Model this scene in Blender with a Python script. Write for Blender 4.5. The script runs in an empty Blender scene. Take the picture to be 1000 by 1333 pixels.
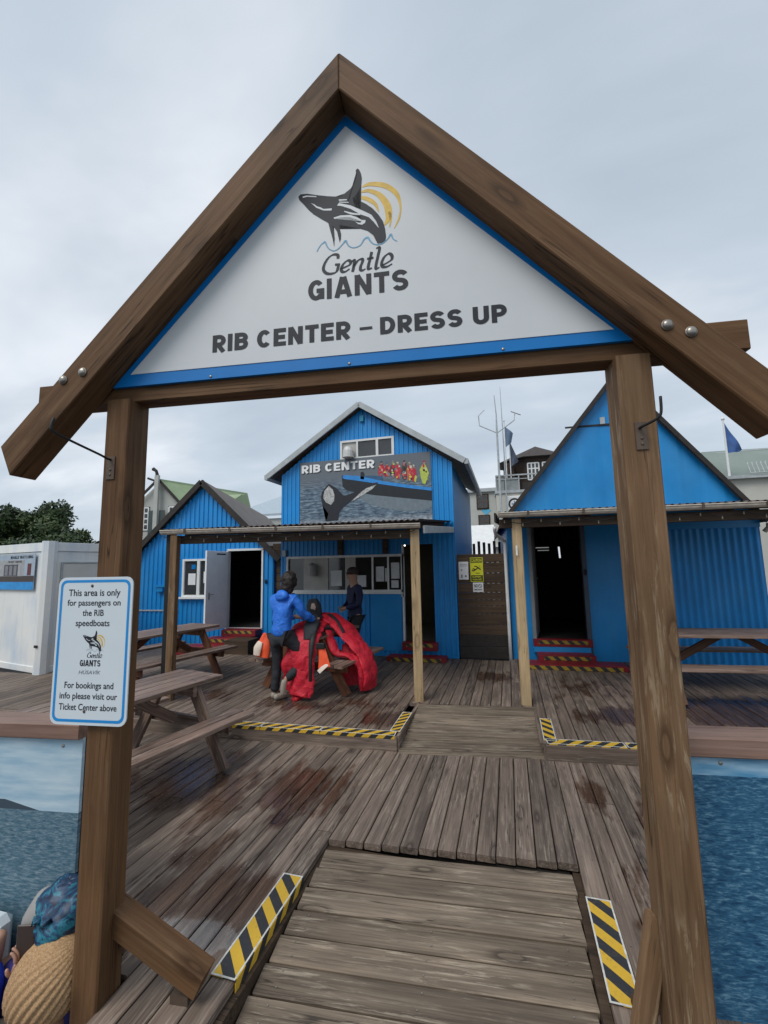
import bpy, bmesh, math, random
from mathutils import Vector, Matrix, noise as mnoise
random.seed(7)
S = bpy.context.scene
COL = S.collection
# ------------------------------------------------ camera, world, sun, exposure
cam_d = bpy.data.cameras.new('camera'); cam = bpy.data.objects.new('camera', cam_d); COL.objects.link(cam)
cx, cy, cz = (0.96126, 0.27498, -0.01898), (0.05189, -0.11288, 0.99225), (0.27071, -0.95480, -0.12277)
cam.matrix_world = Matrix(((cx[0], cy[0], cz[0], 0.0), (cx[1], cy[1], cz[1], 0.0), (cx[2], cy[2], cz[2], 1.80), (0, 0, 0, 1)))
cam_d.sensor_fit = 'HORIZONTAL'; cam_d.sensor_width = 36; cam_d.lens = 36 * 0.5625
cam_d.clip_start = 0.05; cam_d.clip_end = 2000
S.camera = cam
W = bpy.data.worlds.new('World'); S.world = W; W.use_nodes = True
nt = W.node_tree; nt.nodes.clear()
def wn(t, **k):
    n = nt.nodes.new(t)
    for a, b in k.items(): setattr(n, a, b)
    return n
SUN_EL, SUN_AZ = math.radians(52), math.radians(205)
out = wn('ShaderNodeOutputWorld'); mix = wn('ShaderNodeMixShader')
sky = wn('ShaderNodeTexSky', sky_type='NISHITA', sun_disc=False); sky.sun_elevation = SUN_EL; sky.sun_rotation = SUN_AZ
b1 = wn('ShaderNodeBackground'); b1.inputs[1].default_value = 0.10
b2 = wn('ShaderNodeBackground'); b2.inputs[1].default_value = 1.0
nt.links.new(sky.outputs[0], b1.inputs[0])
tc = wn('ShaderNodeTexCoord'); sep = wn('ShaderNodeSeparateXYZ'); nt.links.new(tc.outputs['Generated'], sep.inputs[0])
mx = wn('ShaderNodeMath', operation='MAXIMUM'); mx.inputs[1].default_value = 0.0; nt.links.new(sep.outputs[2], mx.inputs[0])
ad = wn('ShaderNodeMath', operation='ADD'); ad.inputs[1].default_value = 0.22; nt.links.new(mx.outputs[0], ad.inputs[0])
dv = wn('ShaderNodeVectorMath', operation='DIVIDE'); nt.links.new(tc.outputs['Generated'], dv.inputs[0])
cb = wn('ShaderNodeCombineXYZ')
for i in range(3): nt.links.new(ad.outputs[0], cb.inputs[i])
nt.links.new(cb.outputs[0], dv.inputs[1])
mp = wn('ShaderNodeMapping'); mp.inputs['Rotation'].default_value = (0, 0, 0.35); mp.inputs['Scale'].default_value = (0.8, 1.5, 1.0); mp.inputs['Location'].default_value = (1.3, 0.4, 0)
nt.links.new(dv.outputs[0], mp.inputs[0])
nz = wn('ShaderNodeTexNoise'); nz.inputs['Scale'].default_value = 1.25; nz.inputs['Detail'].default_value = 5; nz.inputs['Roughness'].default_value = 0.5; nz.inputs['Distortion'].default_value = 0.25
nt.links.new(mp.outputs[0], nz.inputs[0])
cr = wn('ShaderNodeValToRGB'); e = cr.color_ramp.elements
e[0].position = 0.30; e[0].color = (0.44, 0.51, 0.59, 1); e[1].position = 0.72; e[1].color = (0.78, 0.82, 0.87, 1)
m_ = cr.color_ramp.elements.new(0.52); m_.color = (0.55, 0.62, 0.695, 1)
nt.links.new(nz.outputs[0], cr.inputs[0]); nt.links.new(cr.outputs[0], b2.inputs[0])
mix.inputs[0].default_value = 0.88
nt.links.new(b1.outputs[0], mix.inputs[1]); nt.links.new(b2.outputs[0], mix.inputs[2]); nt.links.new(mix.outputs[0], out.inputs[0])
sd = bpy.data.lights.new('sun', 'SUN'); sd.energy = 1.7; sd.angle = math.radians(32); sd.color = (1.0, 0.97, 0.92)
so = bpy.data.objects.new('sun', sd); COL.objects.link(so)
d_ = Vector((math.sin(SUN_AZ) * math.cos(SUN_EL), math.cos(SUN_AZ) * math.cos(SUN_EL), math.sin(SUN_EL)))
so.rotation_euler = d_.to_track_quat('Z', 'Y').to_euler()
S.view_settings.view_transform = 'Standard'; S.view_settings.look = 'None'
S.view_settings.exposure = 0.22; S.view_settings.gamma = 1.0; S.view_settings.use_curve_mapping = False
S.render.engine = 'CYCLES'
# ------------------------------------------------ materials
MATS = {}
def new_mat(name):
    m = bpy.data.materials.new(name); m.use_nodes = True; n = m.node_tree.nodes; b = n['Principled BSDF']; return m, n, m.node_tree.links, b
def ramp(n, l, src, stops):
    r = n.new('ShaderNodeValToRGB'); el = r.color_ramp.elements
    while len(el) > 1: el.remove(el[-1])
    for i, (p, c) in enumerate(stops):
        x = el[0] if i == 0 else el.new(p)
        x.position = p; x.color = (*c, 1) if len(c) == 3 else c
    l.new(src, r.inputs[0]); return r.outputs[0]
def noise_n(n, l, vec, scale, detail=4, rough=.55, dist=0):
    x = n.new('ShaderNodeTexNoise'); x.inputs['Scale'].default_value = scale; x.inputs['Detail'].default_value = detail
    x.inputs['Roughness'].default_value = rough; x.inputs['Distortion'].default_value = dist
    if vec is not None: l.new(vec, x.inputs[0])
    return x.outputs[0]
def math_n(n, l, op, a, b=None, clamp=False):
    x = n.new('ShaderNodeMath'); x.operation = op; x.use_clamp = clamp
    for i, v in enumerate((a, b)):
        if v is None: continue
        if isinstance(v, (int, float)): x.inputs[i].default_value = v
        else: l.new(v, x.inputs[i])
    return x.outputs[0]
def mixc(n, l, fac, a, b, mode='MIX'):
    x = n.new('ShaderNodeMix'); x.data_type = 'RGBA'; x.blend_type = mode
    for s, v in ((x.inputs[0], fac), (x.inputs[6], a), (x.inputs[7], b)):
        if isinstance(v, (int, float)): s.default_value = v
        elif isinstance(v, tuple): s.default_value = (*v, 1) if len(v) == 3 else v
        else: l.new(v, s)
    return x.outputs[2]
def mapping(n, l, scale, rot=(0, 0, 0), coord='Object', rnd=True):
    t = n.new('ShaderNodeTexCoord'); v = t.outputs[coord]
    if rnd:
        oi = n.new('ShaderNodeObjectInfo'); c = n.new('ShaderNodeVectorMath'); c.operation = 'SCALE'
        k = n.new('ShaderNodeCombineXYZ')
        for i in range(3): l.new(oi.outputs['Random'], k.inputs[i])
        l.new(k.outputs[0], c.inputs[0]); c.inputs[3].default_value = 37.0
        a = n.new('ShaderNodeVectorMath'); a.operation = 'ADD'; l.new(v, a.inputs[0]); l.new(c.outputs[0], a.inputs[1]); v = a.outputs[0]
    m = n.new('ShaderNodeMapping'); m.inputs['Scale'].default_value = scale; m.inputs['Rotation'].default_value = rot
    l.new(v, m.inputs[0]); return m.outputs[0]
def bump(n, l, b, h, strength=.3, dist=.01):
    x = n.new('ShaderNodeBump'); x.inputs['Strength'].default_value = strength; x.inputs['Distance'].default_value = dist
    l.new(h, x.inputs['Height']); l.new(x.outputs[0], b.inputs['Normal'])
def plain(name, col, rough=.6, metal=0, var=.12, scale=6, bumps=.0, spec=.4, emit=None, es=1):
    if name in MATS: return MATS[name]
    m, n, l, b = new_mat(name)
    v = mapping(n, l, (1, 1, 1)); f = noise_n(n, l, v, scale, 5)
    lo = tuple(c * (1 - var) for c in col); hi = tuple(min(1, c * (1 + var)) for c in col)
    l.new(ramp(n, l, f, [(.3, lo), (.7, hi)]), b.inputs['Base Color'])
    b.inputs['Roughness'].default_value = rough; b.inputs['Metallic'].default_value = metal
    b.inputs['Specular IOR Level'].default_value = spec
    if bumps: bump(n, l, b, noise_n(n, l, v, scale * 6, 3), bumps, .004)
    if emit: b.inputs['Emission Color'].default_value = (*emit, 1); b.inputs['Emission Strength'].default_value = es
    MATS[name] = m; return m
def wood(name, dark, mid, light, rough=.75, knots=True, wear=.0, wearcol=(.5, .42, .33), gs=1.0, bstr=.5, pervar=.35, wet=None, pool=None, spec=.35):
    """timber with grain along each object's own X axis"""
    if name in MATS: return MATS[name]
    m, n, l, b = new_mat(name)
    v = mapping(n, l, (.9, 22 * gs, 22 * gs)); g = noise_n(n, l, v, 1.6, 7, .62, .35)
    v2 = mapping(n, l, (.5, 90 * gs, 90 * gs)); g2 = noise_n(n, l, v2, 1.2, 3, .6)
    big = noise_n(n, l, mapping(n, l, (1.2, 4, 4)), 1.5, 3)
    f = math_n(n, l, 'ADD', math_n(n, l, 'MULTIPLY', g, .7), math_n(n, l, 'MULTIPLY', g2, .3))
    c = ramp(n, l, f, [(.28, dark), (.5, mid), (.72, light)])
    c = mixc(n, l, .55, c, ramp(n, l, big, [(.3, (.55, .55, .55)), (.7, (1.25, 1.22, 1.2))]), 'MULTIPLY')
    oi = n.new('ShaderNodeObjectInfo')
    c = mixc(n, l, 1.0, c, ramp(n, l, oi.outputs['Random'], [(0, (1 - pervar,) * 3), (.5, (1, .98, .96)), (1, (1 + pervar * .8, 1 + pervar * .8, 1 + pervar * .8))]), 'MULTIPLY')
    h = f
    if knots:
        vk = mapping(n, l, (2.0, 7, 7)); vo = n.new('ShaderNodeTexVoronoi'); vo.inputs['Scale'].default_value = 1.0; l.new(vk, vo.inputs[0])
        sc_ = n.new('ShaderNodeSeparateColor'); l.new(vo.outputs['Color'], sc_.inputs[0]); on = math_n(n, l, 'GREATER_THAN', sc_.outputs[0], .35)
        k = ramp(n, l, vo.outputs['Distance'], [(.13, (.25, .25, .25)), (.15, (1, 1, 1)), (.19, (.6, .6, .6)), (.27, (0, 0, 0))])
        c = mixc(n, l, math_n(n, l, 'MULTIPLY', math_n(n, l, 'MULTIPLY', k, on), .8), c, tuple(x * .6 for x in dark))
    ck = noise_n(n, l, mapping(n, l, (.55, 16, 16)), 1.5, 3, .5, .2)
    ckm = ramp(n, l, math_n(n, l, 'ABSOLUTE', math_n(n, l, 'SUBTRACT', ck, .5)), [(.005, (1, 1, 1)), (.016, (0, 0, 0))])
    ckb = ramp(n, l, noise_n(n, l, mapping(n, l, (1.1, 3, 3)), 1.7, 2), [(.5, (0, 0, 0)), (.6, (1, 1, 1))])
    c = mixc(n, l, math_n(n, l, 'MULTIPLY', math_n(n, l, 'MULTIPLY', ckm, ckb), .8), c, tuple(x * .3 for x in dark))
    if wear:
        wv = noise_n(n, l, mapping(n, l, (3.2, 45 * gs, 45 * gs)), 1.3, 6, .7, .6)
        w2 = noise_n(n, l, mapping(n, l, (1.6, 5, 5)), 1.5, 3)
        wm = math_n(n, l, 'MULTIPLY', ramp(n, l, wv, [(.52, (0, 0, 0)), (.62, (1, 1, 1))]), ramp(n, l, w2, [(.4, (0, 0, 0)), (.6, (1, 1, 1))]))
        c = mixc(n, l, math_n(n, l, 'MULTIPLY', wm, wear), c, wearcol)
    rr = None
    if wet:
        geo = n.new('ShaderNodeNewGeometry'); pos = geo.outputs['Position']
        cur = None
        for (x, y, rx, ry, pw) in wet:
            s = n.new('ShaderNodeVectorMath'); s.operation = 'SUBTRACT'; l.new(pos, s.inputs[0]); s.inputs[1].default_value = (x, y, 0)
            q = n.new('ShaderNodeVectorMath'); q.operation = 'MULTIPLY'; l.new(s.outputs[0], q.inputs[0]); q.inputs[1].default_value = (1 / rx, 1 / ry, 0)
            ln = n.new('ShaderNodeVectorMath'); ln.operation = 'LENGTH'; l.new(q.outputs[0], ln.inputs[0])
            val = math_n(n, l, 'MULTIPLY', math_n(n, l, 'SUBTRACT', 1.0, ln.outputs['Value']), pw)
            cur = val if cur is None else math_n(n, l, 'MAXIMUM', cur, val)
        mpw = n.new('ShaderNodeMapping'); mpw.inputs['Scale'].default_value = (5.5, 1.5, 1); l.new(pos, mpw.inputs[0])
        nn = noise_n(n, l, mpw.outputs[0], 2.1, 6, .62)
        t = math_n(n, l, 'ADD', cur, math_n(n, l, 'MULTIPLY', math_n(n, l, 'SUBTRACT', nn, .5), 2.6))
        t = math_n(n, l, 'ADD', t, math_n(n, l, 'MULTIPLY', math_n(n, l, 'SUBTRACT', oi.outputs['Random'], .5), .35))
        w = ramp(n, l, t, [(.12, (0, 0, 0)), (.50, (1, 1, 1))])
        wc = mixc(n, l, 1.0, c, (.46, .36, .31), 'MULTIPLY')
        c = mixc(n, l, w, c, wc)
        rr = ramp(n, l, t, [(.15, (rough,) * 3), (.5, (.30,) * 3), (.9, (.16,) * 3)])
        if pool:
            pc_ = None
            for (x, y, rx, ry) in pool:
                s = n.new('ShaderNodeVectorMath'); s.operation = 'SUBTRACT'; l.new(pos, s.inputs[0]); s.inputs[1].default_value = (x, y, 0)
                q = n.new('ShaderNodeVectorMath'); q.operation = 'MULTIPLY'; l.new(s.outputs[0], q.inputs[0]); q.inputs[1].default_value = (1 / rx, 1 / ry, 0)
                ln = n.new('ShaderNodeVectorMath'); ln.operation = 'LENGTH'; l.new(q.outputs[0], ln.inputs[0])
                val = math_n(n, l, 'SUBTRACT', 1.0, ln.outputs['Value']); pc_ = val if pc_ is None else math_n(n, l, 'MAXIMUM', pc_, val)
            mpp = n.new('ShaderNodeMapping'); mpp.inputs['Scale'].default_value = (9, 4, 1); l.new(pos, mpp.inputs[0])
            pn = noise_n(n, l, mpp.outputs[0], 2.0, 6, .65)
            pm = ramp(n, l, math_n(n, l, 'ADD', pc_, math_n(n, l, 'MULTIPLY', math_n(n, l, 'SUBTRACT', pn, .5), 1.3)), [(.18, (0, 0, 0)), (.24, (1, 1, 1))])
            rr = mixc(n, l, pm, rr, (.05, .05, .05)); l.new(pm, b.inputs['Coat Weight']); b.inputs['Coat Roughness'].default_value = .04; b.inputs['Coat IOR'].default_value = 1.65
    l.new(c, b.inputs['Base Color'])
    if rr is not None: l.new(rr, b.inputs['Roughness'])
    else: b.inputs['Roughness'].default_value = rough
    b.inputs['Specular IOR Level'].default_value = spec
    bump(n, l, b, h, bstr, .006)
    MATS[name] = m; return m
WETLOW = [(-2.75, 3.35, .50, .75, 1.3), (-1.72, 3.40, .42, .60, 1.2), (-2.25, 3.2, .30, .5, .8), (-1.97, 2.56, .25, .3, .8), (-1.9, 2.18, .3, .25, 1.1), (-1.6, 2.25, .35, .36, 1.3), (-3.4, 3.0, .5, .6, 1.0),
          (.55, 3.9, .12, .35, .9), (.95, 3.3, .3, .6, .8), (.62, 2.6, .15, .4, .5)]
WETUP = [(-1.35, 4.75, .45, .3, 1.1), (-.33, 6.8, .35, .35, 1.1), (.75, 5.3, .2, .3, 1.0), (1.15, 5.4, .5, .35, 1.2), (-2.5, 5.0, .8, .25, .8), (-3.9, 5.1, .5, .35, .9), (-1.8, 5.2, .5, .3, .7), (2.9, 5.75, 1.7, .8, 2.0), (.9, 6.4, .5, .6, .5)]
M_deck_low = wood('weathered_deck_wood', (.062, .045, .036), (.178, .135, .108), (.32, .255, .205), rough=.62, wear=.5, wearcol=(.42, .35, .28), pervar=.30, wet=WETLOW, bstr=.55, pool=[(-1.60, 2.03, .30, .14)])
M_deck_up = wood('weathered_upper_deck_wood', (.054, .040, .032), (.155, .118, .094), (.28, .22, .178), rough=.62, wear=.55, wearcol=(.36, .30, .245), pervar=.30, wet=WETUP, bstr=.5)
M_ramp = wood('weathered_ramp_wood', (.06, .045, .033), (.168, .130, .095), (.30, .24, .18), rough=.7, wear=.6, wearcol=(.44, .37, .28), pervar=.25, bstr=.7)
M_gate = wood('oiled_gate_timber', (.070, .034, .015), (.128, .068, .032), (.185, .108, .056), rough=.65, spec=.2, wear=.1, wearcol=(.3, .22, .14), gs=.8, pervar=.08, bstr=.35)
M_gate_worn = wood('worn_gate_timber', (.095, .050, .025), (.175, .105, .056), (.26, .17, .10), rough=.7, spec=.2, wear=.5, wearcol=(.42, .33, .22), gs=.8, pervar=.08, bstr=.45)
M_post = wood('pale_pressure_treated_timber', (.28, .19, .10), (.44, .32, .18), (.56, .44, .27), rough=.6, gs=.7, pervar=.12, bstr=.3)
M_table = wood('picnic_table_wood', (.085, .05, .036), (.20, .135, .105), (.33, .25, .21), rough=.45, wear=.6, wearcol=(.42, .36, .31), pervar=.25)
M_tleg = wood('stained_table_leg_wood', (.07, .028, .014), (.15, .062, .032), (.22, .10, .055), rough=.6, pervar=.2)
M_rail = wood('reddish_rail_cap_wood', (.15, .085, .06), (.25, .155, .12), (.34, .23, .19), rough=.5, gs=.6, knots=True, pervar=.1)
M_brown = wood('dark_brown_board', (.035, .022, .014), (.07, .045, .028), (.11, .075, .048), rough=.7, pervar=.2)
def painted(name, col, dirt=.25, rough=.42, streak=True):
    if name in MATS: return MATS[name]
    m, n, l, b = new_mat(name)
    v = mapping(n, l, (1, 1, 1), rnd=False)
    f = noise_n(n, l, v, 1.1, 5); s = noise_n(n, l, mapping(n, l, (14, 14, .8), rnd=False), 1.0, 5, .6)
    c = ramp(n, l, f, [(.3, tuple(x * (1 - dirt) for x in col)), (.7, col)])
    if streak:
        k = ramp(n, l, s, [(.55, (0, 0, 0)), (.78, (1, 1, 1))])
        c = mixc(n, l, math_n(n, l, 'MULTIPLY', k, .35), c, tuple(x * .55 + .03 for x in col))
        sp = noise_n(n, l, v, 46, 2); kk = ramp(n, l, sp, [(.74, (0, 0, 0)), (.77, (1, 1, 1))])
        c = mixc(n, l, math_n(n, l, 'MULTIPLY', kk, .4), c, (.16, .17, .17))
        ru = noise_n(n, l, mapping(n, l, (7, 7, .55), rnd=False), 1.3, 6, .7); rk = ramp(n, l, ru, [(.66, (0, 0, 0)), (.74, (1, 1, 1))])
        c = mixc(n, l, math_n(n, l, 'MULTIPLY', rk, .5), c, (.05, .09, .13))
        fd = noise_n(n, l, mapping(n, l, (.9, .9, .5), rnd=False), 2.2, 4); c = mixc(n, l, ramp(n, l, fd, [(.45, (0, 0, 0)), (.75, (.35, .35, .35))]), c, (.06, .30, .60))
    l.new(c, b.inputs['Base Color']); b.inputs['Roughness'].default_value = rough
    bump(n, l, b, f, .1, .01)
    MATS[name] = m; return m
M_blue = painted('blue_painted_corrugated_iron', (.004, .275, .70))
M_blue_l = painted('blue_painted_boards', (.006, .265, .66))
M_white = plain('white_paint', (.70, .71, .70), .45, var=.06)
M_cont = painted('white_container_panel', (.80, .80, .77), .08)
M_gutter = plain('weathered_grey_gutter', (.50, .44, .37), .5, var=.2, scale=14)
M_dark = plain('dark_tarred_board', (.028, .023, .02), .7, var=.3, scale=12)
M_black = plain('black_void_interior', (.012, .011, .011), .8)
M_roof = plain('grey_brown_roof_sheet', (.14, .115, .10), .6, var=.25, scale=3)
M_rusty = plain('rusty_corrugated_roof_sheet', (.11, .085, .07), .65, var=.45, scale=9)
M_greyroof = plain('pale_grey_metal_trim', (.40, .43, .44), .5, var=.15)
m, n, l, b = new_mat('clear_window_glass'); b.inputs['Transmission Weight'].default_value = 1.0; b.inputs['IOR'].default_value = 1.08; b.inputs['Roughness'].default_value = .0; b.inputs['Base Color'].default_value = (.8, .85, .85, 1); M_clear = m
M_glass = plain('dark_window_glass', (.035, .038, .04), .08, var=.2, spec=.8)
M_paper = plain('white_paper', (.72, .73, .74), .6, var=.04)
M_red = plain('red_painted_step', (.20, .012, .018), .5, var=.2, scale=9)
M_sign = plain('white_sign_face', (.60, .62, .63), .4, var=.02)
M_sblue = plain('sign_blue', (.0, .17, .50), .35, var=.05)
M_ink = plain('charcoal_print', (.014, .017, .024), .6, var=.1)
M_wht = plain('white_print', (.80, .80, .80), .5, var=.02)
M_yel = plain('golden_yellow_print', (.66, .42, .05), .45, var=.15, scale=30)
M_wave = plain('pale_blue_print', (.12, .33, .50), .45, var=.2)
M_steel = plain('galvanised_bolt_steel', (.36, .33, .29), .38, metal=.8, var=.2)
M_iron = plain('painted_iron_hook', (.11, .08, .06), .5, metal=.4, var=.2)
M_cable = plain('black_cable', (.012, .012, .013), .6)
M_asph = plain('grey_quay_ground', (.10, .10, .10), .85, var=.3, scale=2)
def hazard_mat(name, k=1.0, wear=.3, pitch=.105, tone=1.0):
    m, n, l, b = new_mat(name)
    t = n.new('ShaderNodeTexCoord'); s = n.new('ShaderNodeSeparateXYZ'); l.new(t.outputs['Object'], s.inputs[0])
    a = math_n(n, l, 'ADD', s.outputs[0], math_n(n, l, 'MULTIPLY', math_n(n, l, 'ADD', s.outputs[1], s.outputs[2]), k))
    f = math_n(n, l, 'FRACT', math_n(n, l, 'ADD', math_n(n, l, 'DIVIDE', a, pitch), 50.0))
    st = math_n(n, l, 'GREATER_THAN', f, .5)
    c = mixc(n, l, st, (.022, .024, .028), (.62 * tone, .38 * tone, .03 * tone))
    d = noise_n(n, l, mapping(n, l, (1, 1, 1)), 60, 4); d2 = noise_n(n, l, mapping(n, l, (1, 1, 1)), 9, 3)
    k2 = math_n(n, l, 'MULTIPLY', ramp(n, l, d, [(.52, (0, 0, 0)), (.66, (1, 1, 1))]), ramp(n, l, d2, [(.4, (0, 0, 0)), (.65, (1, 1, 1))]))
    c = mixc(n, l, math_n(n, l, 'MULTIPLY', k2, wear), c, (.16, .11, .07))
    l.new(c, b.inputs['Base Color']); b.inputs['Roughness'].default_value = .55
    MATS[name] = m; return m
M_haz = hazard_mat('yellow_black_anti_slip', 1.0, .35)
M_haz4 = hazard_mat('wide_yellow_black_anti_slip', -1.0, .25, .14)
M_haz5 = hazard_mat('wide_yellow_black_anti_slip_mirrored', -1.0, .3, .15)
M_haz2 = hazard_mat('yellow_black_anti_slip_mirrored', -1.0, .35, .15, 1.0)
M_haz3 = hazard_mat('worn_step_anti_slip', 1.0, .7, .16, .55)
def cloth(name, col, rough=.8, scale=9, fold=.5):
    if name in MATS: return MATS[name]
    m, n, l, b = new_mat(name)
    v = mapping(n, l, (1, 1, 1)); f = noise_n(n, l, v, scale, 4, .55, .6)
    l.new(ramp(n, l, f, [(.3, tuple(x * .75 for x in col)), (.7, tuple(min(1, x * 1.15) for x in col))]), b.inputs['Base Color'])
    b.inputs['Roughness'].default_value = rough; bump(n, l, b, f, fold, .03); MATS[name] = m; return m
M_jblue = cloth('bright_blue_shell_fabric', (.02, .17, .70), .5, 11, .9)
M_navy = cloth('navy_fabric', (.008, .012, .055), .7)
M_blackf = cloth('black_fabric', (.014, .017, .022), .75)
M_redf = cloth('red_drysuit_fabric', (.56, .010, .030), .6, 10, .9)
M_orange = plain('orange_reflector_fabric', (.85, .10, .03), .5)
M_hivis = plain('hi_vis_yellow_fabric', (.50, .62, .02), .5)
M_skin = plain('skin', (.42, .235, .165), .5, var=.06)
M_hair = plain('dark_brown_hair', (.018, .012, .010), .6, var=.4, scale=40)
M_shoe = plain('grey_beige_trainer', (.33, .29, .24), .6, var=.2)
# ------------------------------------------------ object helpers
def meta(o, label=None, cat=None, group=None, kind=None):
    if label: o['label'] = label
    if cat: o['category'] = cat
    if group: o['group'] = group
    if kind: o['kind'] = kind
    return o
def thing(name, loc, rz=0, label=None, cat=None, group=None, kind=None):
    o = bpy.data.objects.new(name, None); COL.objects.link(o); o.location = loc; o.rotation_euler = (0, 0, rz); o.empty_display_size = .2
    return meta(o, label, cat, group, kind)
def link(name, me, mats, parent=None, mat4=None):
    o = bpy.data.objects.new(name, me); COL.objects.link(o)
    if not isinstance(mats, (list, tuple)): mats = [mats]
    if len(me.materials) == 0:
        for m in mats: me.materials.append(m)
    if parent is not None: o.parent = parent
    if mat4 is not None: o.matrix_basis = mat4
    return o
class MB:
    def __init__(s): s.v = []; s.f = []; s.m = []
    def add(s, vs, fs, mi=0):
        k = len(s.v); s.v += [tuple(v) for v in vs]; s.f += [tuple(i + k for i in f) for f in fs]; s.m += [mi] * len(fs); return s
    def box(s, a, b, mi=0):
        x0, y0, z0 = a; x1, y1, z1 = b
        return s.add([(x0, y0, z0), (x1, y0, z0), (x1, y1, z0), (x0, y1, z0), (x0, y0, z1), (x1, y0, z1), (x1, y1, z1), (x0, y1, z1)],
                     [(0, 3, 2, 1), (4, 5, 6, 7), (0, 1, 5, 4), (1, 2, 6, 5), (2, 3, 7, 6), (3, 0, 4, 7)], mi)
    def cbox(s, c, d, mi=0): return s.box(tuple(c[i] - d[i] / 2 for i in range(3)), tuple(c[i] + d[i] / 2 for i in range(3)), mi)
    def prism(s, pts, y0, y1, mi=0):
        """outline in x,z (counter-clockwise seen from -y) between y0 (front) and y1"""
        n = len(pts)
        s.add([(p[0], y0, p[1]) for p in pts] + [(p[0], y1, p[1]) for p in pts],
              [tuple(range(n)), tuple(range(2 * n - 1, n - 1, -1))] + [(i, i + n, (i + 1) % n + n, (i + 1) % n) for i in range(n)], mi)
        return s
    def tube(s, pts, r, seg=8, mi=0, caps=True):
        pts = [Vector(p) for p in pts]; n = len(pts); rs = r if isinstance(r, (list, tuple)) else [r] * n
        vs = []; up = Vector((0, 0, 1))
        for i, p in enumerate(pts):
            t = (pts[min(i + 1, n - 1)] - pts[max(i - 1, 0)]).normalized()
            if abs(t.z) > .95: up2 = Vector((0, 1, 0))
            else: up2 = up
            a = t.cross(up2).normalized(); b = a.cross(t)
            for k in range(seg):
                w = 2 * math.pi * k / seg; vs.append(p + a * math.cos(w) * rs[i] + b * math.sin(w) * rs[i])
        fs = [(i * seg + k, i * seg + (k + 1) % seg, (i + 1) * seg + (k + 1) % seg, (i + 1) * seg + k) for i in range(n - 1) for k in range(seg)]
        if caps: fs += [tuple(range(seg - 1, -1, -1)), tuple(range((n - 1) * seg, n * seg))]
        return s.add(vs, fs, mi)
    def ellipsoid(s, c, r, seg=14, rings=9, mi=0):
        vs = [(c[0], c[1], c[2] + r[2])]
        for i in range(1, rings):
            a = math.pi * i / rings
            for k in range(seg): w = 2 * math.pi * k / seg; vs.append((c[0] + r[0] * math.sin(a) * math.cos(w), c[1] + r[1] * math.sin(a) * math.sin(w), c[2] + r[2] * math.cos(a)))
        vs.append((c[0], c[1], c[2] - r[2])); L = len(vs) - 1
        fs = [(0, 1 + k, 1 + (k + 1) % seg) for k in range(seg)]
        fs += [(1 + i * seg + k, 1 + (i + 1) * seg + k, 1 + (i + 1) * seg + (k + 1) % seg, 1 + i * seg + (k + 1) % seg) for i in range(rings - 2) for k in range(seg)]
        b = 1 + (rings - 2) * seg; fs += [(L, b + (k + 1) % seg, b + k) for k in range(seg)]
        return s.add(vs, fs, mi)
    def build(s, name, mats, parent=None, mat4=None, smooth=False, bev=0, fixn=True):
        me = bpy.data.meshes.new(name); me.from_pydata(s.v, [], s.f); me.update()
        me.polygons.foreach_set('material_index', s.m)
        if bev or fixn:
            bm = bmesh.new(); bm.from_mesh(me)
            if fixn: bmesh.ops.recalc_face_normals(bm, faces=bm.faces)
            if bev: bmesh.ops.bevel(bm, geom=list(bm.edges), offset=bev, segments=1, affect='EDGES', profile=.5)
            bm.to_mesh(me); bm.free()
        if smooth: me.polygons.foreach_set('use_smooth', [True] * len(me.polygons))
        return link(name, me, mats, parent, mat4)
def box(name, a, b, mats, parent=None, bev=0, **k): return MB().box(a, b).build(name, mats, parent, bev=bev)
def beam_mat(p0, p1, up=(0, 0, 1)):
    p0, p1 = Vector(p0), Vector(p1); x = (p1 - p0).normalized(); u = Vector(up)
    if abs(x.dot(u)) > .98: u = Vector((0, 1, 0))
    y = u.cross(x).normalized(); z = x.cross(y)
    return Matrix(((x.x, y.x, z.x, p0.x), (x.y, y.y, z.y, p0.y), (x.z, y.z, z.z, p0.z), (0, 0, 0, 1))), (p1 - p0).length
_bm = {}
def beam(name, p0, p1, w, h, mats, parent=None, up=(0, 0, 1), ch=.004):
    """timber: own local X along p0->p1, w across, h along up; chamfered long edges; equal meshes are shared"""
    M, L = beam_mat(p0, p1, up); key = (round(L, 3), w, h, ch, mats.name)
    me = _bm.get(key)
    if me is None:
        a, b = w / 2, h / 2; pr = [(-a, -b + ch), (-a + ch, -b), (a - ch, -b), (a, -b + ch), (a, b - ch), (a - ch, b), (-a + ch, b), (-a, b - ch)]
        vs = [(0, y, z) for y, z in pr] + [(L, y, z) for y, z in pr]
        fs = [tuple(range(7, -1, -1)), tuple(range(8, 16))] + [(i, (i + 1) % 8, (i + 1) % 8 + 8, i + 8) for i in range(8)]
        me = bpy.data.meshes.new(name); me.from_pydata(vs, [], fs); me.update(); me.materials.append(mats); _bm[key] = me
    return link(name, me, mats, parent, M)
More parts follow.
